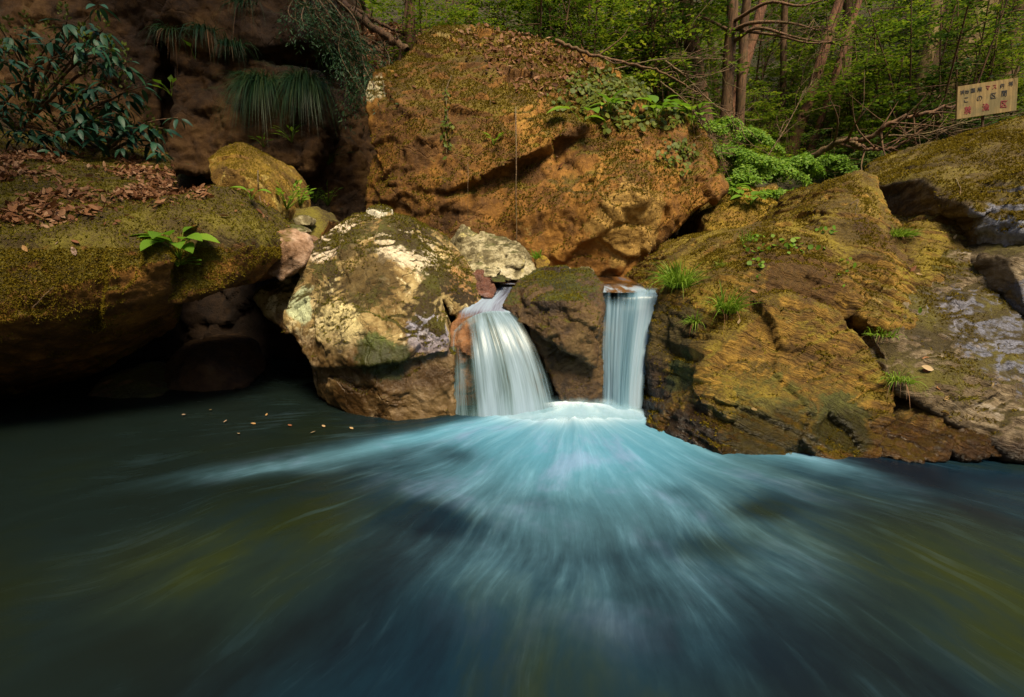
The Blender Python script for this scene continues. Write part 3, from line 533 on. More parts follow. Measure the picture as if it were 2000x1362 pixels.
veil('waterfall', 'narrow white waterfall between the wedge shaped boulder and the layered boulder', [
    [(1178, 553, 4.45), (1230, 552, 4.5), (1292, 553, 4.45)],
    [(1174, 570, 4.08), (1228, 571, 4.06), (1296, 571, 4.06)],
    [(1174, 600, 4.0), (1226, 602, 3.95), (1290, 598, 3.98)],
    [(1172, 690, 3.9), (1218, 695, 3.83), (1272, 680, 3.88)],
    [(1174, 760, 3.84), (1214, 765, 3.74), (1260, 750, 3.82)],
    [(1170, 832, 3.8), (1212, 834, 3.66), (1258, 830, 3.76)]], V_right,
    lambda u, v: np.clip((.34 * sm(v, .1, .2) + .66 * sm(v + .14 * sm(u, .3, .75), .2, .4)) * (.74 + .2 * sm(v, .7, 1) - .55 * np.exp(-((u - .25) / .2) ** 2 - ((v - .27) / .1) ** 2) - .6 * (1 - sm(v, .02, .2)) * (1 - sm(u, .2, .8)) + .15 * sm(u, .4, .8)) * edge(rag(u, v, 4.), .08) * (1 - .45 * sm(v, .86, 1)), 0, 1.3))
veil('cascade', 'short white cascade slipping past the wet reddish stone above the left waterfall', [
    [(955, 556, 4.6), (992, 553, 4.6), (1030, 556, 4.6)],
    [(945, 575, 4.42), (982, 572, 4.42), (1016, 574, 4.4)],
    [(915, 593, 4.28), (962, 590, 4.26), (1006, 594, 4.2)],
    [(896, 607, 4.14), (955, 602, 4.12), (1006, 604, 4.08)],
    [(892, 625, 4.02), (950, 612, 4.02), (1006, 612, 4.02)]], veil_material('cascade_veil', .1, .5, (.25, .25, .36), 9),
    lambda u, v: np.clip((.55 + .5 * sm(v, .15, .5) - .7 * sm(v, .6, 1) * (1 - sm(u, .15, .55))) * edge(u, .08), 0, 1.2), nu=50, nv=70, cat='cascade')

mist = veil('mist', 'soft white spray rising where both waterfalls strike the pool', [
    [(930, 790, 3.78), (1000, 778, 3.76), (1110, 760, 3.80), (1200, 770, 3.76), (1275, 785, 3.74)],
    [(905, 806, 3.70), (1000, 796, 3.68), (1110, 784, 3.72), (1200, 790, 3.68), (1285, 804, 3.66)],
    [(880, 824, 3.60), (1000, 816, 3.58), (1110, 808, 3.60), (1200, 812, 3.58), (1295, 822, 3.57)],
    [(860, 844, 3.50), (1000, 838, 3.47), (1110, 832, 3.46), (1200, 836, 3.47), (1305, 842, 3.48)]], veil_material('spray_mist', .1, .5, (.22, .42, .50), 5),
    lambda u, v: np.clip(np.minimum(.74 * sm(v, 0, .6), 1 - sm(v, .55, .98)) * sm(u, 0, .25) * sm(1 - u, 0, .2), 0, 1), nu=80, nv=40, rough=.02)
mist['kind'] = 'stuff'
# ------------------------------------------------------------------ plant kit
def tri(f): return np.array(f)
T_DIA = (np.array([(0, 0, 0), (.3, .45, .07), (0, 1, -.05), (-.3, .45, .07)]), tri([(0, 1, 2), (0, 2, 3)]))
T_NAR = (np.array([(0, 0, 0), (.13, .45, .04), (0, 1, -.06), (-.13, .45, .04)]), tri([(0, 1, 2), (0, 2, 3)]))
T_ROUND = (np.array([(0, 0, 0), (.42, .2, .06), (.5, .6, .05), (0, 1, -.04), (-.5, .6, .05), (-.42, .2, .06)]), tri([(0, 1, 2), (0, 2, 3), (0, 3, 4), (0, 4, 5)]))
def blade_leaf(w, droop, fold, n=6, curl=0.0):
    t = np.linspace(0, 1, n); wd = w * np.sin(np.pi * t ** .8) ** .8; wd[-1] = 0; wd[0] = w * .06
    z = -droop * t ** 2; y = t * (1 - .25 * droop)
    v = np.concatenate([np.stack([0 * t, y, z], 1), np.stack([wd, y, z + fold * wd], 1), np.stack([-wd, y, z + fold * wd - curl * wd], 1)])
    f = []
    for i in range(n - 1):
        f += [(i, n + i, n + i + 1), (i, n + i + 1, i + 1), (i, i + 1, 2 * n + i + 1), (i, 2 * n + i + 1, 2 * n + i)]
    return v, tri(f)
T_LONG = blade_leaf(.15, .35, .25); T_BROAD = blade_leaf(.29, .4, .3, 7); T_DEAD = blade_leaf(.25, -.18, .55, 5, .5); T_DEAD2 = blade_leaf(.2, .25, -.4, 5, -.5)
def unit(a): return a / (np.linalg.norm(a, axis=-1, keepdims=True) + 1e-9)
def spray(rng, base, d, L, n, size, droop=.25, width=.42, tpl=T_DIA, lift=.03, flat=.3):
    d = unit(np.asarray(d, float)); side = unit(np.cross(d, [0, 0, 1.])); up = np.cross(side, d)
    t = rng.random(n) ** .8; w = width * L * np.sin(np.pi * np.clip(t, .02, 1) ** .75 * .97)
    s = rng.uniform(-1, 1, n) * w
    p = base + d * (L * t)[:, None] + side * s[:, None] + up * (rng.normal(0, lift, n) * L)[:, None]
    p[:, 2] -= droop * L * (t ** 2 + .6 * (s / (L + 1e-9)) ** 2)
    out = unit(d + side * (s / (w + 1e-6) * 1.1)[:, None] + rng.normal(0, .35, (n, 3)) * [1, 1, .5])
    return stamp(*tpl, frame(out, up + rng.normal(0, flat, (n, 3))), size * rng.uniform(.6, 1.25, n), p)
def grass(rng, n, L, spread, droop, w, root=.03, up=1.0, lean=(0, 0, 0), seg=5):
    az = rng.uniform(0, 2 * np.pi, n); o = np.abs(rng.normal(0, spread, n)); ln = L * rng.uniform(.3, 1.15, n)
    d = unit(np.stack([np.cos(az) * o, np.sin(az) * o, np.full(n, up)], 1) + np.array(lean))
    b = np.stack([np.cos(az) * root, np.sin(az) * root, 0 * az], 1) * rng.random(n)[:, None]
    t = np.linspace(0, 1, seg)[None, :, None]; dr = (droop * rng.uniform(.5, 1.4, n))[:, None, None]
    p = b[:, None] + d[:, None] * ln[:, None, None] * t + np.array([0, 0, -1.]) * dr * ln[:, None, None] * t ** 2.2
    sd = unit(np.cross(d, rng.normal(0, 1, (n, 3)))) ; wd = w * (1 - np.linspace(0, 1, seg) ** 1.8)[None, :, None] * rng.uniform(.6, 1.2, n)[:, None, None]
    v = np.concatenate([p + sd[:, None] * wd, p - sd[:, None] * wd], 1).reshape(-1, 3)
    k = np.arange(seg - 1); f = np.stack([k, k + 1, seg + k + 1, seg + k], 1)[None] + (np.arange(n) * 2 * seg)[:, None, None]
    return v, f.reshape(-1, 4)
L_maple = leaf_mat('maple_leaves', [(.040, .080, .009), (.085, .145, .012), (.14, .20, .016), (.24, .25, .024)], .55)
L_dark = leaf_mat('conifer_sprays', [(.018, .04, .008), (.035, .07, .011), (.07, .11, .014)], .4)
L_lush = leaf_mat('lush_leaves', [(.08, .17, .012), (.14, .27, .020), (.24, .35, .03)], .45)
L_glossy = leaf_mat('glossy_evergreen', [(.007, .036, .020), (.012, .058, .034), (.03, .085, .035)], .15, .5, .3)
L_hang = leaf_mat('hanging_leaves', [(.014, .045, .018), (.03, .085, .028), (.07, .13, .045)], .3, .5, .3)
L_grass = leaf_mat('fresh_grass', [(.10, .19, .014), (.17, .28, .022), (.26, .34, .05)], .4)
L_tuss = leaf_mat('tussock_grass', [(.010, .035, .014), (.02, .06, .02), (.06, .08, .022)], .25, .4)
L_creep = leaf_mat('creeper_leaves', [(.045, .065, .008), (.09, .12, .012), (.15, .16, .02)], .3)
L_dead = leaf_mat('dead_leaves', [(.06, .022, .010), (.13, .052, .020), (.21, .10, .045), (.33, .21, .13)], .15, .7, .2)
L_dead1 = leaf_mat('single_dead_leaf', [(.16, .06, .025), (.30, .14, .05), (.36, .24, .10), (.30, .20, .17), (.42, .30, .14)], .15, .7, .3, 0)
L_moss = leaf_mat('moss_shoots', [(.085, .058, .008), (.16, .115, .012), (.24, .18, .016)], .3, .9, .05)
L_mossg = leaf_mat('green_moss_shoots', [(.075, .058, .008), (.135, .115, .012), (.20, .17, .016)], .3, .9, .05)
B_bark = bark_mat('brown_bark', (.055, .028, .014), (.17, .085, .04)); B_red = bark_mat('reddish_bark', (.07, .028, .014), (.21, .09, .045))
B_pale = bark_mat('pale_bark', (.12, .075, .03), (.30, .20, .085)); B_twig = bark_mat('dead_twig', (.05, .03, .016), (.20, .12, .06), 1.0)
RNG = np.random.default_rng(11)
dg0 = bpy.context.evaluated_depsgraph_get(); dg0.update()
def hit(px, py):                       # where a line of sight meets what is already built: plants are rooted there
    ok, loc, no, i, ob, mt = scene.ray_cast(dg0, (0, 0, CAMZ), tuple(ray(px, py)))
    return np.array(loc), np.array(no), ob
def mesh_child(name, vf, mat, parent, smooth=True): return link(name, to_mesh(name, vf[0], vf[1], smooth), mat, parent)

# ------------------------------------------------------------------ moss shoots on the rocks
def moss(o, n, thr, soft, mat, seed, length=.02, mask=None):
    rng = np.random.default_rng(seed)
    def wt(c, nn):
        m = sm(nn[:, 2] + .9 * fbm(c * 2.3 + seed, 4), thr - soft, thr + soft) * (nn[:, 1] < .75)
        m = m * sm(((np.array([0, 0, CAMZ]) - c) * nn).sum(1) / 4, -.25, .1)
        return m * mask(c) if mask is not None else m
    p, nn = sample(o, n, rng, wt)
    if not len(p): return
    tv = np.array([(-.22, 0, 0), (.22, 0, 0), (.1, .5, .9), (0, -.22, 0), (0, .22, 0), (.6, 0, .7)]); tf = tri([(0, 1, 2), (3, 4, 5)])
    up = unit(nn + rng.normal(0, .6, nn.shape) + [0, 0, .1]); rot = frame(unit(np.cross(up, rng.normal(0, 1, nn.shape))), up)
    v, f = stamp(tv, tf, rot, length * rng.uniform(.5, 1.4, len(p)), p - nn * .002)
    c = link('moss', to_mesh('moss', v - np.array(o.location), f), mat, o); c['kind'] = 'stuff'
moss(ledge, 60000, .35, .35, L_mossg, 1, .018)
moss(ledge, 60000, -.25, .3, L_moss, 11, .015, lambda c: (c[:, 2] < 1.25) * 1.0)
moss(round_b, 7000, .6, .3, L_moss, 2, .012)
moss(big_boulder, 80000, .42, .3, L_moss, 3, .022)
moss(pale_b, 17000, .75, .2, L_mossg, 4, .018)
moss(right_b, 40000, .9, .25, L_moss, 5, .018)
moss(upper_r, 24000, .85, .3, L_moss, 6, .02)
moss(slab_r, 14000, .9, .2, L_moss, 7, .016)
moss(wedge, 6000, .8, .25, L_mossg, 8, .014)
moss(orange_r, 6000, .6, .3, L_moss, 9, .022)

# ------------------------------------------------------------------ dead leaves
def litter(name, label, o, n, seed, size, mask):
    rng = np.random.default_rng(seed); p, nn = sample(o, n, rng, mask)
    h = len(p) // 2; parts = []
    for tp, s in ((T_DEAD, slice(0, h)), (T_DEAD2, slice(h, None))):
        q, m = p[s], nn[s]; up = unit(m + rng.normal(0, .38, m.shape)); d = unit(np.cross(up, rng.normal(0, 1, m.shape)))
        parts.append(stamp(*tp, frame(d, up), size * rng.uniform(.55, 1.3, len(q)), q + m * (rng.random(len(q)) * .03)[:, None]))
    v, f = join(parts); b = v.mean(0); tag(link(name, to_mesh(name, v - b, f), L_dead, None, tuple(b)), label, kind='stuff')
def m_ledge(c, n):
    x, y = px_of(c); band = .8 * np.exp(-((y - (420 - .12 * x)) / 30) ** 2) + .55 * np.exp(-((y - 345 + .06 * x) / 26) ** 2) + .5 * np.exp(-((x - 330) / 40) ** 2 - ((y - 350) / 18) ** 2) + .6 * np.exp(-((y - 305) / 12) ** 2) * (x < 130)
    return (n[:, 2] > .45) * sm(band + 1.15 * fbm(c * 2.3, 4), .35, .95) * (x < 420) + .018 * (n[:, 2] > .5)
litter('fallen_leaves', 'brown dead leaves drifted across the top of the mossy ledge', ledge, 7600, 21, .052, m_ledge)
def m_bb(c, n):
    x, y = px_of(c); return (n[:, 2] > .25) * sm(np.exp(-((x - 1020 - (y - 100) * .9) / 130) ** 2) * sm(y, 40, 70) * sm(250 - y, 0, 110) + .3 * fbm(c * 2, 3), .3, .8) + .02 * (n[:, 2] > .5)
litter('fallen_leaves', 'brown dead leaves lodged on the crown of the huge boulder', big_boulder, 2600, 22, .065, m_bb)
gr = bpy.data.objects['ground']
litter('fallen_leaves', 'carpet of dead leaves on the slope between cliff and huge boulder', gr, 12000, 23, .095, lambda c, n: ((c[:, 0] > -3.6) & (c[:, 0] < 6) & (c[:, 1] > 6.2) & (c[:, 1] < 12) & (c[:, 2] > 2.4)) * np.where(c[:, 0] < 0, 1.2, .5))
def dead_leaf(px, py, label, size=.07, mat=None, grp=None, seed=0, name='fallen_leaf'):
    rng = np.random.default_rng(seed + int(px)); p, n, ob = hit(px, py); up = unit(n + rng.normal(0, .2, 3)); d = unit(np.cross(up, rng.normal(0, 1, 3)))
    v, f = stamp(*(T_DEAD if seed % 2 else T_DEAD2), frame(d[None], up[None]), [size * .85], np.zeros((1, 3)))
    tag(link(name, to_mesh(name, v, f), mat or L_dead1, None, tuple(p + n * .008)), label, 'leaf', grp)
for i, (x, y, lab, s) in enumerate([
    (1800, 702, 'curled brown leaf with a long stalk, highest of those on the grey slab', .09), (1823, 724, 'long tan leaf lying upright in the middle of the grey slab', .09), (1800, 722, 'dull grey leaf beside the long tan leaf on the slab', .07),
    (1826, 757, 'pinkish leaf just below the long tan leaf on the slab', .06), (1940, 748, 'lone pinkish brown leaf on the outer part of the grey slab', .06), (1842, 781, 'round orange leaf above the low tan boulder', .045),
    (1643, 560, 'bluish green leaf on the brown moss of the layered boulder', .07), (1466, 567, 'tan leaf beside the tall grass tuft on the layered boulder', .06), (1473, 589, 'upright brown leaf leaning behind the tall grass tuft', .06),
    (1443, 635, 'yellow leaf under the tall grass tuft on the layered boulder', .055), (1727, 499, 'tan leaf standing in brown moss below the bright grass cushion', .06), (1777, 530, 'larger tan leaf of the pair in brown moss beside the knob', .065),
    (1790, 536, 'smaller leaf of the pair in brown moss beside the knob', .05), (1795, 613, 'pale green leaf lying at the foot of the knob', .055), (1862, 468, 'pink leaf on the side of the knob below the overhang', .05),
    (1808, 418, 'orange leaf curled on top of the knob', .10), (1466, 798, 'small yellow leaf stuck to the front face of the layered boulder', .05),
    (45, 480, 'yellow leaf nearest the frame on the front moss of the ledge', .06), (115, 474, 'buff leaf on the green front moss of the ledge', .06), (150, 500, 'red brown leaf hanging over the ledge front', .07), (178, 494, 'pale pink leaf standing on the ledge front', .05),
    (140, 470, 'flat grey leaf just above the buff leaf on the ledge', .06), (275, 512, 'small leaf on the yellow roll of moss of the ledge', .05)]):
    dead_leaf(x, y, lab, s, L_lush if 'green leaf' in lab else None, None, i)
for i, (x, y) in enumerate([(362, 809), (437, 825), (500, 828), (635, 834), (606, 846), (570, 832), (520, 812), (465, 846), (690, 838), (410, 800)]):
    p = PZ(x, y, .012); rng = np.random.default_rng(i + 70); v, f = stamp(*T_DEAD, frame(unit(rng.normal(0, 1, (1, 3)) * [1, 1, 0]), np.array([[0, 0, 1.]])), [.036], np.zeros((1, 3)))
    tag(link('floating_leaf', to_mesh('floating_leaf', v, f), L_dead1, None, tuple(p)), 'small dead leaf drifting on the dark water by the pale boulder', 'leaf', 'leaves floating on the dark water')

# ------------------------------------------------------------------ grasses
def tuft(px, py, label, n, L, spread, droop, w, mat, seed, grp=None, lean=(0, -.15, 0), name='grass_tuft', root=.03, dead=0):
    rng = np.random.default_rng(seed); p, nn, ob = hit(px, py); e = empty(name, tuple(p - nn * .01)); tag(e, label, 'grass', grp)
    mesh_child('grass_blades', grass(rng, n, L, spread, droop, w, root, 1, np.array(lean) + nn * .5), mat, e)
    if dead: mesh_child('dry_grass', grass(rng, dead, L * .7, spread, droop * 1.6, w * .8, root, .6, np.array(lean) * 2 + nn), L_dead, e)
tuft(1322, 560, 'bright grass tuft leaning over the lip of the narrow waterfall', 340, .38, .85, .6, .0042, L_grass, 1, root=.08)
tuft(1420, 612, 'tall bright grass tuft rooted in the left shoulder of the layered boulder', 150, .34, .7, .5, .0045, L_grass, 2, root=.06, dead=20)
tuft(1356, 632, 'small pale grass tuft beside the wet side of the layered boulder', 70, .2, .8, .7, .0038, L_grass, 3, dead=10)
tuft(1752, 462, 'dense low cushion of bright grass near the peak of the layered boulder', 420, .14, .8, .5, .0035, L_grass, 4, root=.11, dead=40)
tuft(1722, 655, 'thin grass growing from the crack between layered boulder and grey slab', 90, .18, .8, .6, .0035, L_grass, 5, root=.08, dead=12)
tuft(1752, 745, 'drooping grass tuft with dry stalks where the slab meets the layered boulder', 100, .19, .7, .7, .0035, L_grass, 6, root=.07, dead=16)
tuft(1880, 780, 'sparse grass spreading on the lower grey slab above the tan boulder', 70, .11, 1.0, .6, .0025, L_mossg, 7, root=.09)
tuft(1470, 470, 'wispy young grass high on the left of the layered boulder', 60, .16, .8, .5, .003, L_grass, 8, root=.09)
tuft(1405, 520, 'little grass clump between the two big tufts', 40, .13, .7, .6, .003, L_grass, 9, root=.05)
tuft(1050, 505, 'small fern like tuft at the foot of the huge boulder', 60, .18, .9, .5, .006, L_lush, 10, root=.04)
for i, (x, y, lab, n, L) in enumerate([
    (512, 172, 'large dark tussock hanging from the cliff, the lower one of two', 1000, .72), (598, 168, 'large dark tussock hanging from the cliff next to the recess', 950, .66),
    (400, 62, 'straw tinged tussock on the upper cliff', 130, .42), (455, 92, 'dark tussock between the straw tinged one and the large pair', 150, .44),
    (332, 62, 'small tussock leftmost on the upper cliff', 90, .36), (478, 8, 'tussock cut off by the upper edge of the photo', 90, .45), (655, 120, 'shaded tussock beneath the hanging shrub', 160, .5)]):
    tuft(x, y, lab, n, L, .95, 1.15, .0055, L_tuss, 40 + i, 'tussocks on the cliff', (0, -.7, -.1), 'tussock', .14, 8)

# ------------------------------------------------------------------ broad leaved plants
def broad_plant(px, py, label, n, L, seed, mat=None, tpl=T_BROAD, stalk=.6, name='leafy_plant', tilt=.35, lean=(0, -.35, 0), grp=None):
    rng = np.random.default_rng(seed); p, nn, ob = hit(px, py); e = empty(name, tuple(p)); tag(e, label, 'plant', grp)
    az = np.arange(n) * 2.4 + rng.random(n) * .6; el = rng.uniform(tilt, tilt + .9, n)
    d = unit(np.stack([np.cos(az) * np.cos(el), np.sin(az) * np.cos(el), np.sin(el)], 1) + nn * .25 + np.array(lean)); tip = d * (L * stalk * rng.uniform(.5, 1.2, n))[:, None] + [0, 0, L * .15]
    st = [tube(np.array([[0, 0, -.02], t * .55 + [0, 0, .02 * L], t]), [.004 + .02 * L * .3, .003, .0022], 5) for t in tip]
    mesh_child('stem', join(st), L_grass, e)
    ld = unit(d * [1, 1, .35]); mesh_child('leaves', stamp(*tpl, frame(ld, np.array([0, -.25, 1.]) + 0 * ld), L * rng.uniform(.65, 1.15, n), tip), mat or L_lush, e)
broad_plant(350, 500, 'fresh plant with broad ribbed leaves hanging on the ledge front', 11, .215, 1, tilt=.5)
broad_plant(352, 512, 'small leaved trailing plant right below the broad ribbed leaves', 26, .065, 2, tpl=T_DIA, stalk=2.0, tilt=-.5)
broad_plant(397, 345, 'low leafy plant in front of the rounded mossy boulder', 12, .14, 3)
broad_plant(490, 388, 'single leaf sprouting between ledge nose and rounded boulder', 3, .12, 4)
broad_plant(1138, 238, 'two drooping leaves at the crest of the fracture in the huge boulder', 4, .24, 5, tilt=.0)
broad_plant(1190, 222, 'leafy sprig next to the drooping pair on the huge boulder', 8, .20, 6)
broad_plant(1282, 232, 'broad leaved plant in the middle of the creeper', 8, .24, 7)
broad_plant(1338, 215, 'tallest broad leaved plant at the right shoulder of the huge boulder', 12, .27, 8)
broad_plant(1352, 248, 'bright broad leaved plant hanging off the right shoulder of the huge boulder', 9, .24, 9)
broad_plant(965, 282, 'tiny fern growing from the mossy overhang of the huge boulder', 9, .12, 10, tpl=T_NAR, tilt=0)
for i, (x, y, lab, n, L) in enumerate([(585, 400, 'leafy sapling tallest in the gap beside the cliff', 34, .075), (615, 395, 'bright feathery plant near the dark gap', 26, .07), (560, 405, 'low leafy plant against the rounded boulder', 22, .08), (640, 400, 'sparse twiggy plant closest to the dark crevice', 18, .09),
      (570, 275, 'small fern on the cliff above the rounded boulder', 12, .16), (515, 285, 'little pale fern low on the cliff', 8, .12), (335, 185, 'pair of pale leaves on the dark cliff', 5, .15), (380, 112, 'lone bright leaf pair under the cliff ledge', 3, .15), (640, 320, 'dark fern mat beside the crevice', 40, .14)]):
    broad_plant(x, y, lab, n, L, 20 + i, tpl=T_NAR if 'fern' in lab or 'feathery' in lab else T_DIA, stalk=2.2 if n > 15 else 1.0, mat=L_tuss if 'dark' in lab and 'mat' in lab else None)
def creeper(label, o, n, seed, size, mask, mat=L_creep, name='creeper'):
    rng = np.random.default_rng(seed); p, nn = sample(o, n, rng, mask); up = unit(nn + rng.normal(0, .4, nn.shape) + [0, -.2, .3]); d = unit(np.cross(up, rng.normal(0, 1, nn.shape)) + [0, 0, -.5])
    v, f = stamp(*T_ROUND, frame(d, up), size * rng.uniform(.6, 1.3, len(p)), p + nn * rng.uniform(.01, .06, len(p))[:, None]); b = p.mean(0)
    e = empty(name, tuple(b)); tag(e, label, 'creeper'); mesh_child('leaves', (v - b, f), mat, e)
def blob(*bl): return lambda c, n: sum(sm(1.15 - np.hypot((px_of(c)[0] - x - k * (px_of(c)[1] - y)) / a, (px_of(c)[1] - y) / b) + .5 * fbm(c * 3, 3), 0, .35) for x, y, a, b, k in bl) * (n[:, 1] < .6)
creeper('dense mat of small round leaves creeping over the right top of the huge boulder', big_boulder, 2600, 3, .055, blob((1215, 205, 130, 50, .6), (1180, 170, 90, 40, .5)))
creeper('small patch of round leaves low on the right face of the huge boulder', big_boulder, 420, 4, .045, blob((1320, 305, 45, 32, 0)))
creeper('trail of tiny round leaves across the upper brown moss of the layered boulder', right_b, 150, 5, .032, blob((1530, 485, 75, 16, 0), (1490, 470, 25, 10, 0), (1615, 455, 18, 8, 0)), L_lush)
creeper('short string of round leaves dangling in the brown moss of the layered boulder', right_b, 60, 6, .034, blob((1480, 525, 22, 24, 0), (1645, 525, 14, 26, 0)), L_lush)

# ------------------------------------------------------------------ hanging vines and roots
def strand(name, label, pts, r, seed, leaves=0, size=.04, cat='vine', wob=.012):
    rng = np.random.default_rng(seed); q = curve(pts, 40); q[1:-1, 0] += wob * rng.normal(0, .5, 38).cumsum() * .3; b = q[0].copy(); q = q - b
    o = empty(name, tuple(b)); tag(o, label, cat); mesh_child('stem', tube(q, np.linspace(r, r * .6, 40), 5), B_twig, o)
    if leaves:
        i = rng.integers(8, 40, leaves); d = unit(rng.normal(0, 1, (leaves, 3)) + [0, -.6, -.6]); mesh_child('leaves', stamp(*T_DIA, frame(d, np.array([0, -1., .4]) + rng.normal(0, .3, (leaves, 3))), size * rng.uniform(.6, 1.2, leaves), q[i] + rng.normal(0, .02, (leaves, 3))), L_creep, o)
def front(px, py, off=.05): p, n, ob = hit(px, py); return p + np.array([0, -off, 0])
a = front(1007, 212); yb = min(a[1] - .3, hit(1008, 440)[0][1] - .1, hit(1008, 380)[0][1] - .1, hit(1008, 300)[0][1] - .1); strand('hanging_root', 'long pale root hanging straight down the face of the huge boulder', [a, P(1007, 236, (a[1] + yb) / 2), P(1008, 300, yb), P(1008, 380, yb), P(1009, 468, yb)], .009, 1, wob=.006)
a = front(883, 150); strand('ivy_vine', 'ivy strand with pairs of leaves dangling below the mossy brow', [a, front(872, 185), front(876, 230), front(872, 262), front(873, 300)], .005, 2, 60, .06)
a = front(958, 198); strand('hanging_root', 'short thin root hanging left of the long pale root', [a, a + [0, -.05, -.3], a + [0.02, -.06, -.45]], .004, 3, 12, .05)
a = front(515, 295); strand('vine', 'thin bare vine lying down the side of the rounded mossy boulder', [a, front(506, 335, .02), front(510, 385, .02), front(525, 425, .02)], .006, 4, cat='vine')
a = front(915, 318); strand('hanging_root', 'faint thread of root under the mossy brow beside the ivy strand', [a, P(915, 360, a[1] - .15), P(917, 440, a[1] - .1)], .003, 5)
for i, (pts, lab) in enumerate([([(645, 510), (660, 480), (672, 465)], 'curved bare twig on the dark moss of the pale boulder'), ([(1658, 400), (1672, 390), (1668, 420)], 'bent pale twig on the peak of the layered boulder'), ([(1862, 350), (1872, 370), (1868, 390)], 'pale bent twig on the mossy flank of the upper boulder'), ([(70, 600), (85, 585), (110, 560)], 'thin straw hanging from the moss of the ledge front')]):
    strand('twig', lab, [front(x, y, .02) for x, y in pts], .004, 30 + i, cat='twig')

# ------------------------------------------------------------------ evergreen shrubs at the upper left
def whorl(rng, p, n, L, tpl=T_LONG, droop=.35):
    az = np.arange(n) * 2.4 + rng.random() * 6; el = rng.uniform(-.7, .45, n)
    d = np.stack([np.cos(az) * np.cos(el), np.sin(az) * np.cos(el), np.sin(el) - .2], 1)
    return stamp(*tpl, frame(unit(d), np.array([0, -.3, 1.]) + rng.normal(0, .25, (n, 3))), L * rng.uniform(.55, 1.15, n), p + d * .03)
def evergreen(label, root, tips, seed, L=.185):
    rng = np.random.default_rng(seed); r = np.array(P(*root)); e = empty('evergreen_shrub', tuple(r)); tag(e, label, 'shrub'); st, lv, bud = [], [], []
    for x, y, Y in tips:
        t = P(x, y, Y) - r; mid = t * .5 + [0, 0, .12 * np.linalg.norm(t) * .6] + rng.normal(0, .05, 3)
        st.append(tube(curve([np.zeros(3), mid, t], 12), np.linspace(.022, .006, 12), 6)); lv.append(whorl(rng, t, 7, L)); lv.append(whorl(rng, t - [0, 0, .06], 3, L * .9))
        for k in range(2):
            q = t + rng.normal(0, .16, 3); st.append(tube(curve([mid, (mid + q) / 2 + [0, 0, .03], q], 8), np.linspace(.008, .004, 8), 5)); lv.append(whorl(rng, q, 6, L * .8))
        bud.append(spray(rng, t, (0.1, -.1, 1), .16, 22, .035, 0, .3, T_DIA))
    mesh_child('stems', join(st), B_bark, e); mesh_child('leaves', join(lv), L_glossy, e); mesh_child('foliage', join(bud), L_creep, e)
evergreen('glossy dark shrub reaching out from the upper left of the cliff', (60, 230, 6.0), [(130, 45, 5.3), (165, 85, 5.2), (215, 105, 5.2), (100, 80, 5.4), (55, 60, 5.6), (245, 125, 5.3), (200, 60, 5.5), (20, 70, 5.4)], 1)
evergreen('glossy shrub with pale buds in front of the cliff above the ledge', (150, 290, 6.0), [(175, 170, 5.2), (150, 205, 5.2), (215, 195, 5.3), (245, 180, 5.4), (120, 170, 5.3), (180, 235, 5.2), (235, 235, 5.4), (90, 200, 5.2)], 2)
evergreen('low glossy shrub drooping onto the leaf strewn ledge', (210, 300, 6.0), [(140, 255, 5.3), (190, 270, 5.3), (250, 265, 5.4), (290, 245, 5.5), (300, 275, 5.5), (100, 260, 5.2), (60, 250, 5.2)], 3, .18)
evergreen('glossy shrub in the deep shade along the left border', (-40, 250, 5.6), [(10, 120, 5.0), (40, 160, 5.1), (15, 200, 5.0), (55, 220, 5.1), (-20, 160, 5.0), (70, 130, 5.2), (30, 255, 5.1)], 4, .14)
def hanging(label, pts, seed, n=9):
    rng = np.random.default_rng(seed); r = np.array(P(*pts[0])); e = empty('hanging_shrub', tuple(r)); tag(e, label, 'shrub'); st, lv = [], []
    for k in range(n):
        q = np.array([P(x + rng.normal(0, 24) * (i > 0), y + rng.normal(0, 16) * (i > 0), Y + rng.normal(0, .15)) for i, (x, y, Y) in enumerate(pts)]) - r
        q[-1] += rng.normal(0, .12, 3); c = curve(q, 26); st.append(tube(c, np.linspace(.012, .003, 26), 5))
        for i in range(5, 26, 2):
            lv.append(spray(rng, c[i], c[min(i + 1, 25)] - c[i - 1] + rng.normal(0, .03, 3) + [0, 0, -.02], .26, 26, .05, .5, .45, T_NAR, .08, .6))
    mesh_child('stems', join(st), B_twig, e); mesh_child('foliage', join(lv), L_hang, e)
hanging('feathery shrub hanging over the cliff from the top, nearest the fallen trunk', [(600, -40, 7.2), (650, 30, 6.9), (690, 100, 6.7), (720, 170, 6.6)], 1)
hanging('feathery shrub drooping down the dark recess between cliff and huge boulder', [(590, -40, 7.2), (640, 20, 6.9), (680, 90, 6.9), (700, 190, 6.9)], 2, 6)
hanging('smaller feathery shrub trailing over the upper cliff edge', [(545, -40, 7.1), (590, -5, 6.8), (620, 40, 6.7), (645, 70, 6.8)], 3, 5)
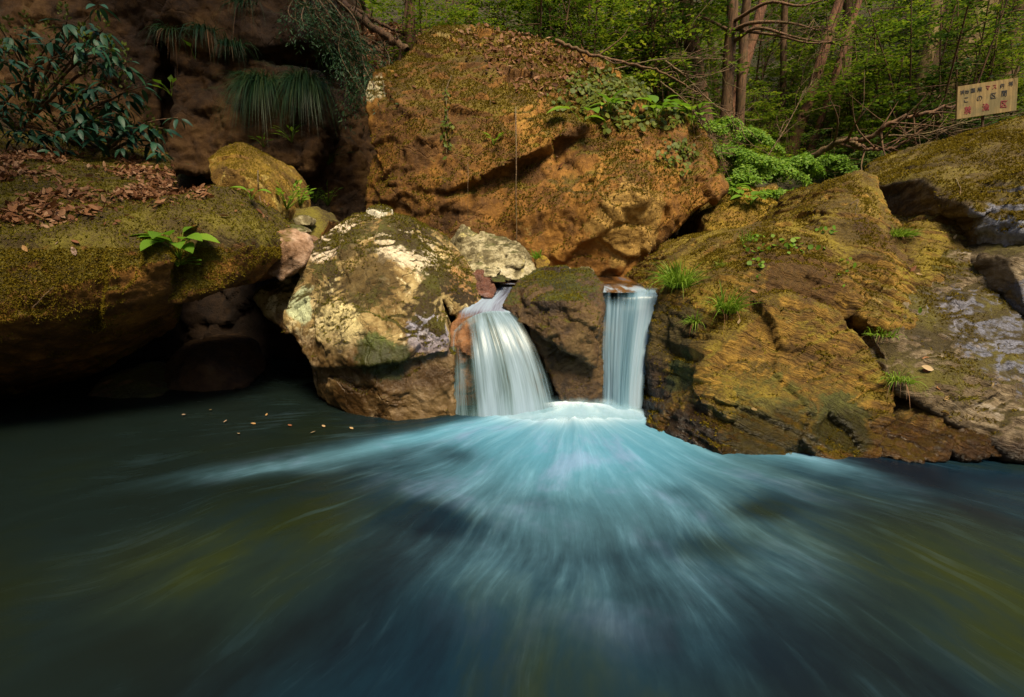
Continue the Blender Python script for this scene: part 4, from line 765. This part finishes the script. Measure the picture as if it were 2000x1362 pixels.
# ------------------------------------------------------------------ trees and the wood behind
def make_tree(name, label, stems, barkm, crown, leafm, seed, cat='tree', grp=None, limbs=()):
    """stems: list of (points, r0, r1) in world space; crown: sprays as (base, dir, length, leaves, leaf size, droop)"""
    rng = np.random.default_rng(seed); b = np.array(stems[0][0][0], float); e = empty(name, tuple(b)); tag(e, label, cat, grp); tv = []
    for pts, r0, r1 in stems:
        n = 16; c = curve(np.array(pts, float) - b, n); r = np.linspace(r0, r1, n); r[0] *= 1.5; r[1] *= 1.12
        c[1:-1] += rng.normal(0, .1 * r0, (n - 2, 3)); tv.append(tube(c, r * rng.uniform(.93, 1.07, n), 9))
    for pts, r0, r1 in limbs: tv.append(tube(curve(np.array(pts, float) - b, 14), np.linspace(r0, r1, 14), 6))
    mesh_child('trunk', join(tv), barkm, e)
    if crown: mesh_child('crown', join([spray(rng, np.array(p) - b, d, L, n, s, dr) for p, d, L, n, s, dr in crown]), leafm, e)
    return e
def gz(x, y): return float(ground_z(x, y))
def stem_px(px0, py0, px1, py1, Y, dY=0.0, top=None):   # a trunk seen from one pixel to another, rooted in the ground and carried on above the frame
    a, b = P(px0, py0, Y), P(px1, py1, Y + dY); d = (b - a) / (b[2] - a[2]); g = gz(a[0], a[1]) - .15
    lo = a + d * (min(g, a[2]) - a[2]); hi = a + d * ((top if top else a[2] + 7) - a[2]); return [lo, lo + (hi - lo) * .33, lo + (hi - lo) * .66, hi]
def up_crown(rng, pts, z0, n, L, leaves, s, droop):
    out = []; lo, hi = pts[0], pts[-1]
    for k in range(n):
        z = rng.uniform(z0, hi[2]); p = lo + (hi - lo) * ((z - lo[2]) / (hi[2] - lo[2])); az = rng.uniform(0, 6.28); out.append((p, (math.cos(az), math.sin(az), rng.uniform(-.1, .35)), L * rng.uniform(.6, 1.2) * (1.15 - .6 * (z - z0) / (hi[2] - z0 + .1)), leaves, s, droop))
    return out
TR = [  # px0, py0, px1, py1, depth, radius, bark, label, leaves
    (1412, 330, 1432, 0, 8.6, .10, B_bark, 'stout brown conifer whose bare limbs sweep right across the wood', L_dark),
    (1440, 180, 1492, 0, 9.4, .095, B_red, 'reddish leaning conifer right behind the stout brown one', L_dark),
    (1527, 260, 1531, 60, 10.0, .065, B_bark, 'slim straight trunk right of the two stout conifers', L_maple),
    (1540, 315, 1612, 90, 9.2, .085, B_red, 'slender trunk leaning right above the gnarled fallen branch', L_maple),
    (1582, 300, 1640, 120, 9.0, .055, B_red, 'thin reddish sapling trunk leaning beside the slender leaning trunk', L_maple),
    (1648, 170, 1656, 40, 10.5, .11, B_bark, 'dark straight trunk in the middle of the right wood', L_dark),
    (1772, 300, 1800, 160, 8.4, .09, B_pale, 'pale trunk just left of the twin pale trunks beneath the notice board', L_maple),
    (1790, 330, 1846, 190, 8.2, .11, B_pale, 'pale trunk, thicker of the twins under the notice board', L_maple),
    (1812, 320, 1862, 200, 8.6, .07, B_pale, 'pale thin trunk, slighter of the twins under the notice board', L_maple),
    (1820, 95, 1838, 0, 10.0, .14, B_bark, 'brown trunk rising above the green sprays left of the notice board', L_dark),
    (1872, 90, 1905, 0, 11.5, .10, B_bark, 'dark trunk leaning right, high above the notice board', L_dark),
    (1966, 140, 1990, 0, 9.5, .12, B_bark, 'shaded trunk at the right border behind the notice board', L_dark),
    (1372, 210, 1335, 10, 8.8, .13, B_bark, 'dark ivy clad trunk leaning left behind the shoulder of the huge boulder', L_maple),
    (1385, 60, 1378, 0, 12.5, .08, B_bark, 'distant slim trunk left of the stout brown conifer', L_maple),
    (803, 92, 800, 0, 8.7, .085, B_red, 'straight reddish trunk standing behind the left crest of the huge boulder', L_maple),
    (786, 70, 795, 0, 8.5, .025, B_bark, 'thin pole like sapling beside the straight reddish trunk', L_maple),
    (915, 35, 922, -30, 9.5, .04, B_pale, 'thin pale stem behind the crown of the huge boulder', L_maple),
    (1293, 60, 1300, -20, 11.0, .09, B_bark, 'brown trunk half hidden in yellow green leaves behind the huge boulder', L_maple),
    (1045, 40, 1036, -20, 11.5, .07, B_bark, 'faint brown trunk above the centre of the huge boulder', L_maple)]
for i, (a, b, c, d, Y, r, bk, lab, lm) in enumerate(TR):
    rng = np.random.default_rng(100 + i); pts = stem_px(a, b, c, d, Y, .1); con = lm is L_dark
    cr = up_crown(rng, pts, pts[0][2] + (2.6 if con else 1.6), 13 if con else 8, 1.4 if con else 1.0, 120, .085 if con else .07, .3)
    lim = []
    if i == 0:
        k = lambda *q: [P(*x) for x in q]
        lim = [(k((1432, 60, 8.6), (1470, 45, 8.3), (1540, 45, 8.1), (1600, 60, 8.0)), .035, .008), (k((1436, 80, 8.6), (1480, 55, 8.2), (1560, 75, 8.0), (1660, 90, 7.8)), .03, .006), (k((1436, 40, 8.6), (1500, 5, 8.2), (1560, 12, 8.0), (1610, 0, 7.9)), .03, .008),
               (k((1445, 60, 8.5), (1520, 70, 8.1), (1590, 85, 7.9), (1690, 70, 7.8)), .022, .005), (k((1425, 60, 8.6), (1360, 30, 8.4), (1320, 40, 8.2)), .025, .006)]
        for q in range(26):
            s = P(rng.uniform(1480, 1640), rng.uniform(45, 85), 8.0); lim.append(([s, s + rng.normal(0, .18, 3), s + rng.normal(0, .32, 3) + [.2, 0, 0]], .006, .002))
    if bk is B_pale and i < 9 and i > 5: pass
    make_tree('conifer_tree' if con else 'tree', lab, [(pts, r, r * .55)] + ([([p + [.22, .15, 0] for p in stem_px(a + 8, b, c + 6, d, Y + .1)], r * .8, r * .5)] if i == 0 else []), bk, cr, lm, 200 + i, limbs=lim)
# slender saplings that fill the wood: four kinds, copied
def sapling(seed, leafm, size):
    rng = np.random.default_rng(seed); e = empty('sapling'); st, lv = [], []
    for k in range(4):
        top = rng.normal(0, .45, 3) * [1, 1, 0] + [0, 0, rng.uniform(1.6, 2.5)]; c = curve([np.zeros(3), top * .45 + rng.normal(0, .08, 3), top], 14); st.append(tube(c, np.linspace(.022, .006, 14), 5))
        for i in range(4, 14):
            az = rng.uniform(0, 6.28); d = np.array([math.cos(az), math.sin(az), .1]); L = rng.uniform(.45, .95); st.append(tube(curve([c[i], c[i] + d * L * .5, c[i] + d * L * .9 - [0, 0, .15 * L]], 6), np.linspace(.007, .002, 6), 4))
            lv.append(spray(rng, c[i], d, L, 95, size, .28, .45))
    mesh_child('trunk', join(st), B_bark, e); mesh_child('crown', join(lv), leafm, e); return e
SAP = [sapling(1, L_maple, .062), sapling(2, L_maple, .05), sapling(3, L_dark, .06), sapling(4, L_maple, .075)]
rng = np.random.default_rng(5); nsap = 0
spots = [(840, 25, 8.6), (880, 0, 9.2), (950, 5, 9.4), (1010, 10, 9.5), (1060, 20, 9.0), (1120, 30, 9.2), (1170, 40, 9.0), (1220, 60, 8.8), (1260, 90, 8.7), (1300, 60, 9.3), (1330, 110, 8.6), (1200, 0, 10), (1110, -10, 10.2), (1350, 60, 9.8),
         (1480, 220, 9.2), (1520, 140, 10.2), (1560, 200, 9.8), (1600, 140, 10.4), (1640, 220, 9.2), (1690, 150, 9.0), (1730, 130, 8.2), (1790, 120, 7.8), (1850, 110, 7.4), (1910, 100, 7.6), (1960, 90, 7.8), (1700, 240, 8.8), (1660, 290, 8.0), (1740, 220, 9.4), (1840, 210, 8.8), (1560, 290, 8.4),
         (1480, 60, 11), (1560, 60, 11.5), (1640, 60, 11.5), (1720, 50, 11), (1800, 40, 10.5), (1900, 30, 10), (1980, 30, 9.5), (1420, 240, 9.6), (1940, 190, 7.4), (1990, 150, 7.6), (1620, 330, 7.6), (1720, 330, 7.6)]
KIND = ['one of the slender yellow green saplings crowding the wood behind the boulders', 'one of the slender small leaved saplings in the wood behind the boulders', 'one of the dark green saplings in the shade of the wood', 'one of the broad sprayed green saplings in the wood behind the boulders']
used = [0, 0, 0, 0]
for i, (x, y, Y) in enumerate(spots):
    k = [0, 1, 3, 0, 2, 1][i % 6]; p = P(x, y, Y); g = gz(p[0], p[1]); o = SAP[k] if not used[k] else copy_tree(SAP[k]); used[k] = 1
    h = max(1.2, p[2] - g + .6); s = np.clip(h / 2.3, .6, 1.8); o.location = (p[0], p[1], p[2] - 1.5 * s); o.scale = (s * rng.uniform(.9, 1.2), s * rng.uniform(.9, 1.2), s); o.rotation_euler = (0, 0, rng.uniform(0, 6.28))
    if o.location.z > g: o.location.z = g - .05; o.scale[2] = (p[2] - g) / 1.5
    tag(o, KIND[k], 'sapling', ['yellow green saplings', 'small leaved saplings', 'dark saplings', '', ][k] or 'broad sprayed saplings')
# lush shrubs and ferns right of the huge boulder
def fern(px, py, label, n, L, seed, mat=None, Y=None):
    rng = np.random.default_rng(seed)
    p = hit(px, py)[0] if Y is None else P(px, py, Y); e = empty('fern', tuple(p)); tag(e, label, 'fern'); lv, st = [], []
    for k in range(n):
        az = k * 2.4 + rng.random(); el = rng.uniform(.2, 1.2); d = np.array([math.cos(az) * math.cos(el), math.sin(az) * math.cos(el) - .45, math.sin(el)]); ln = L * rng.uniform(.7, 1.15)
        t = np.linspace(.1, 1, 24); c = d * (ln * t)[:, None]; c[:, 2] -= .75 * ln * t ** 2.2; st.append(tube(c, np.linspace(.006, .002, 24) * L * 2, 4))
        tg = unit(np.gradient(c, axis=0)); sd = unit(np.cross(tg, [0, 0, 1.])); up = np.cross(sd, tg)
        for s in (-1, 1):                  # pinnae, each a row of small leaflets
            w = .34 * ln * np.sin(np.pi * t ** .7 * .96) + .01; dd = unit(sd * s + tg * .45 - [0, 0, .3] + rng.normal(0, .12, sd.shape))
            for q in np.linspace(.15, .95, 5):
                pp = c + dd * (w * q)[:, None] - [0, 0, .12 * q * q * ln] + rng.normal(0, .008, c.shape)
                lv.append(stamp(*T_DIA, frame(unit(dd + rng.normal(0, .5, dd.shape)), up + [0, -.7, 0] + rng.normal(0, .45, up.shape)), (.035 + .06 * w) * rng.uniform(.6, 1.2, len(w)), pp))
    mesh_child('stem', join(st), L_grass, e); mesh_child('leaves', join(lv), mat or L_lush, e)
for i, (x, y, Y, lab, n, L) in enumerate([
    (1420, 300, 6.9, 'lush fern spilling over the right shoulder of the huge boulder', 16, .5), (1465, 325, 6.8, 'bright fern at the heart of the clump above the orange rock', 18, .55), (1510, 330, 6.8, 'bright fern facing the wood above the orange rock', 16, .5),
    (1550, 325, 6.8, 'fern with long fronds reaching toward the gnarled branch', 14, .55), (1440, 355, 6.5, 'fern hanging directly on the top of the orange rock', 12, .4), (1500, 385, 6.2, 'small fern on the right slope of the orange rock', 12, .33),
    (1535, 385, 6.4, 'fern closest to the mossy peak of the layered boulder', 12, .35), (1400, 250, 7.2, 'fern behind the broad leaved plants on the boulder shoulder', 14, .5), (1460, 270, 7.6, 'fern in the shade under the stout brown conifer', 14, .5), (1610, 320, 7.2, 'flat spreading fern under the gnarled fallen branch', 14, .5), (1680, 310, 7.2, 'dark fern behind the mossy peak', 12, .45), (1752, 372, 5.6, 'dark fern in the hollow left of the upper boulder', 12, .45)]):
    fern(x, y, lab, n, L * .72, 300 + i, L_lush if i < 10 else L_maple, Y)
for i, (x, y, lab) in enumerate([(1465, 400, 'leafy sprout on the face of the orange rock'), (1430, 385, 'leaf pair at the left edge of the orange rock'), (1395, 275, 'arching leafy stem beside the right shoulder of the huge boulder')]):
    broad_plant(x, y, lab, 9, .17, 330 + i)
# far wood: leaves nobody could count
def far_wood():
    rng = np.random.default_rng(9); parts = []
    for k in range(900):
        y = rng.uniform(10.5, 24); x = rng.uniform(-.45, 1.15) * y; z = gz(x, y) + rng.uniform(.1, 4.5) * (1 if rng.random() < .8 else 1.6); az = rng.uniform(0, 6.28)
        parts.append(spray(rng, np.array([x, y, z]), (math.cos(az), math.sin(az), .1), rng.uniform(.8, 1.8), 75, .12, .3, .5))
    v, f = join(parts); b = v.mean(0); b[2] = v[:, 2].min(); tag(link('far_wood', to_mesh('far_wood', v - b, f), L_maple, None, tuple(b)), 'green mass of the far wood between the trunks on the hillside', kind='stuff')
    parts = []
    for k in range(520):
        y = rng.uniform(7.3, 13); x = rng.uniform(-.1, 1.1) * y; z = gz(x, y) + rng.uniform(.02, .5); az = rng.uniform(0, 6.28); parts.append(spray(rng, np.array([x, y, z]), (math.cos(az), math.sin(az), .25), rng.uniform(.35, .8), 50, .07, .3, .5))
    v, f = join(parts); b = v.mean(0); b[2] = v[:, 2].min(); tag(link('undergrowth', to_mesh('undergrowth', v - b, f), L_maple, None, tuple(b)), 'low green undergrowth covering the forest floor behind the boulders', kind='stuff')
far_wood()
# fallen and bare branches
def branch(name, label, main, r0, r1, mat, twigs, seed, tl=.35, cat='branch'):
    rng = np.random.default_rng(seed); c = curve([P(*q) for q in main], 40); b = c[0].copy(); c = c - b; c[1:-1] += rng.normal(0, r0 * .25, (38, 3)); rr = np.linspace(r0, r1, 40); tv = [tube(c, rr, 7)]
    for k in range(twigs):
        i = rng.integers(6, 39); d = unit(unit(c[i] - c[i - 1]) * .8 + rng.normal(0, .6, 3)); L = tl * rng.uniform(.4, 1.3); e1 = c[i] + d * L * .5 + rng.normal(0, .05 * L, 3); e2 = c[i] + d * L + rng.normal(0, .16 * L, 3) + [0, 0, .05 * L]
        tv.append(tube(curve([c[i], e1, e2], 8), np.linspace(rr[i] * .55, .0022, 8), 5))
        if rng.random() < .6: tv.append(tube(curve([e1, (e1 + e2) / 2 + rng.normal(0, .12 * L, 3), e2 + rng.normal(0, .3 * L, 3)], 6), np.linspace(.005, .002, 6), 4))
    tag(link(name, to_mesh(name, *join(tv)), mat, None, tuple(b)), label, cat)
branch('fallen_tree', 'bare fallen trunk slanting down from the upper left onto the huge boulder', [(650, -15, 7.6), (690, 25, 7.4), (740, 60, 7.2), (795, 97, 7.0)], .055, .04, B_bark, 3, 1, cat='fallen trunk')
branch('fallen_branch', 'thinner fallen branch lying on the leaf strewn slope behind the fallen trunk', [(690, 15, 8.6), (740, 45, 8.5), (792, 68, 8.4)], .03, .02, B_bark, 2, 2)
branch('fallen_branch', 'slim branch lying against the slope below the fallen trunk', [(680, 60, 7.4), (720, 85, 7.2), (755, 110, 7.0)], .025, .015, B_bark, 4, 3)
branch('fallen_branch', 'dark branch resting along the right crest of the huge boulder', [(1085, 80, 7.0), (1150, 105, 6.9), (1230, 125, 6.8), (1290, 140, 6.7), (1360, 180, 6.6)], .025, .008, B_bark, 10, 4, .5)
branch('bare_branch', 'bare reddish branch arching down behind the broad leaved plants', [(1300, 120, 6.9), (1340, 150, 6.8), (1390, 200, 6.6), (1440, 225, 6.5)], .014, .005, B_twig, 22, 5, .6)
branch('bare_branch', 'long bare twig reaching straight toward the stout conifer', [(1200, 135, 6.9), (1300, 115, 6.9), (1420, 115, 6.9)], .010, .004, B_twig, 16, 6, .5)
branch('bare_branch', 'tangle of bare twigs hanging off the right shoulder of the huge boulder', [(1290, 160, 6.6), (1340, 200, 6.5), (1375, 250, 6.4), (1400, 275, 6.3)], .010, .004, B_twig, 30, 7, .5)
branch('gnarled_branch', 'gnarled fallen branch snaking from the ferns up toward the notice board', [(1588, 305, 6.9), (1640, 278, 6.6), (1690, 272, 6.4), (1740, 240, 6.2), (1800, 222, 6.1), (1868, 205, 6.1)], .04, .012, B_bark, 16, 8, .6)
branch('gnarled_branch', 'twisting lower fork of the gnarled branch curling beneath the pale trunks', [(1660, 275, 6.5), (1690, 290, 6.3), (1740, 290, 6.2), (1790, 262, 6.1), (1830, 235, 6.0)], .026, .008, B_bark, 12, 9, .6)
branch('bare_branch', 'fine bare twigs spreading level below the notice board', [(1735, 265, 6.1), (1800, 262, 6.0), (1880, 240, 6.0), (1960, 225, 6.0)], .010, .004, B_twig, 20, 10, .5)
branch('bare_branch', 'thin dead stem leaning on the orange rock clump of ferns', [(1500, 305, 7.0), (1540, 240, 7.1), (1575, 170, 7.2)], .008, .004, B_twig, 8, 11, .4)
for i, (x, y, zc, s) in enumerate([(-4.7, 1.2, 5.6, .9), (-4.9, -1.2, 5.8, .9), (-3.4, 4.9, 8.6, 1.0), (-1.9, 5.2, 9.2, .8)]):  # out-of-view trees added to shade the cliff and the left bank
    rng = np.random.default_rng(600 + i); g = gz(x, y); hi = zc > 8; top = np.array([x + .3, y, zc + 2.2])
    cr = [(np.array([x, y, 0]) + np.array([0, 0, zc]) + rng.normal(0, 1, 3) * [1.1 * s, 1.1 * s, .8], (rng.normal(), rng.normal(), .1), 1.5 * s, 60, .22, .3) for q in range(26 if hi else 60)]
    make_tree('tree', 'unseen leafy tree added so its crown shades the water and rocks below', [([np.array([x - 2.6, 9.8, 6.2]), np.array([x - 1.2, 8.0, 7.4]), top], .14, .05) if hi else ([np.array([x, y, g - .2]), np.array([x + .1, y, (g + zc) / 2]), top], .16, .06)], B_bark, cr, L_dark, 610 + i, grp='unseen trees added to shade the pool')
# notice board
def sign():
    TL, TR_, BL = P(1866, 170, 5.6), P(1985, 152, 5.6), P(1868, 234, 5.6); a = math.atan2(TR_[2] - TL[2], TR_[0] - TL[0]); ex, ez, ny = np.array([math.cos(a), 0, math.sin(a)]), np.array([-math.sin(a), 0, math.cos(a)]), np.array([0, -1., 0]); W, H = np.linalg.norm(TR_ - TL), np.linalg.norm(TL - BL)
    e = empty('notice_board'); e.matrix_world = Matrix(((ex[0], -ny[0], ez[0], BL[0]), (ex[1], -ny[1], ez[1], BL[1]), (ex[2], -ny[2], ez[2], BL[2]), (0, 0, 0, 1)))
    tag(e, 'weathered wooden notice board with black and red hand painted Japanese writing', 'sign')
    bm = bmesh.new(); bmesh.ops.create_cube(bm, size=1)
    for v in bm.verts: v.co = Vector((v.co.x * W + W / 2, v.co.y * .018 + .009, v.co.z * H + H / 2))
    bmesh.ops.bevel(bm, geom=bm.edges[:], offset=.003, segments=2, affect='EDGES'); m = bpy.data.meshes.new('board'); bm.to_mesh(m); bm.free()
    k = NT('weathered_board'); tc = k.n('TexCoord').outputs['Object']; n = k.noise(k.vmul(tc, (14, 1, 1.6)), 3, 6, .6); n2 = k.noise(tc, 5, 5)
    col = k.mix(k.step(n, .35, .7), (.16, .105, .036), (.28, .19, .07)); col = k.mix(k.step(n2, .42, .62, 0, .7), col, (.10, .085, .035))
    link('board', m, k.surf(k.n('BsdfPrincipled', {'Base Color': col, 'Roughness': .8, 'Normal': k.bump(n, .4, .01)})), e)
    bm = bmesh.new(); bmesh.ops.create_cone(bm, segments=8, radius1=.013, radius2=.012, depth=1.6, cap_ends=True)
    for v in bm.verts: v.co = Vector((v.co.x + W * .5, v.co.y + .042, v.co.z - .8 + H * .9))
    m = bpy.data.meshes.new('post'); bm.to_mesh(m); bm.free(); link('post', m, B_bark, e)
    ink = []
    for nm, c in (('black_paint', (.012, .014, .02)), ('red_paint', (.17, .008, .018))):
        q = NT(nm); nn = q.noise(q.n('TexCoord').outputs['Object'], 40, 3); ink.append(q.surf(q.n('BsdfPrincipled', {'Base Color': q.mix(q.step(nn, .5, .8, 0, .5), c, (.25, .17, .08)), 'Roughness': .7})))
    rng = np.random.default_rng(3); dg = bpy.context.evaluated_depsgraph_get()
    def line(name, chars, pos, size, mat, lab, bold):
        vs, fs, n = [], [], 0
        for ch, (x, z) in zip(chars, pos):
            cu = bpy.data.curves.new('t', 'FONT'); cu.body = ch; cu.size = size; cu.align_x = 'CENTER'; cu.align_y = 'CENTER'; cu.extrude = .001; cu.offset = bold * size
            ob = bpy.data.objects.new('t', cu); C.objects.link(ob); dg.update(); me = ob.evaluated_get(dg).to_mesh(); co = get_co(me); co[:, :2] -= (co[:, :2].max(0) + co[:, :2].min(0)) / 2
            a = rng.normal(0, .07); co = np.stack([co[:, 0] * math.cos(a) - co[:, 1] * math.sin(a), co[:, 2], co[:, 0] * math.sin(a) + co[:, 1] * math.cos(a)], 1) + [x * W, -.0025, z * H]
            vs.append(co); me.calc_loop_triangles(); t = np.empty(len(me.loop_triangles) * 3, np.int32); me.loop_triangles.foreach_get('vertices', t); fs.append(t.reshape(-1, 3) + n); n += len(co); bpy.data.objects.remove(ob); bpy.data.curves.remove(cu)
        o = link(name, to_mesh(name, np.concatenate(vs), np.concatenate(fs), False), mat, e); o['label'] = lab
    s = H * .2
    line('lettering', '神戸国際釣場', [(.08, .80), (.155, .77), (.255, .81), (.37, .81), (.735, .82), (.875, .84)], s * .74, ink[0], 'black upper line of writing', .0)
    line('lettering', 'マス', [(.50, .82), (.61, .82)], s * .8, ink[1], 'red kana in the upper line', .008)
    line('lettering', 'この区間', [(.15, .56), (.37, .545), (.60, .56), (.775, .58)], s * 1.0, ink[0], 'black middle line of writing', .002)
    line('lettering', '禁漁区', [(.18, .24), (.48, .25), (.78, .26)], s * 1.2, ink[1], 'bold red lower line of writing', .01)
sign()
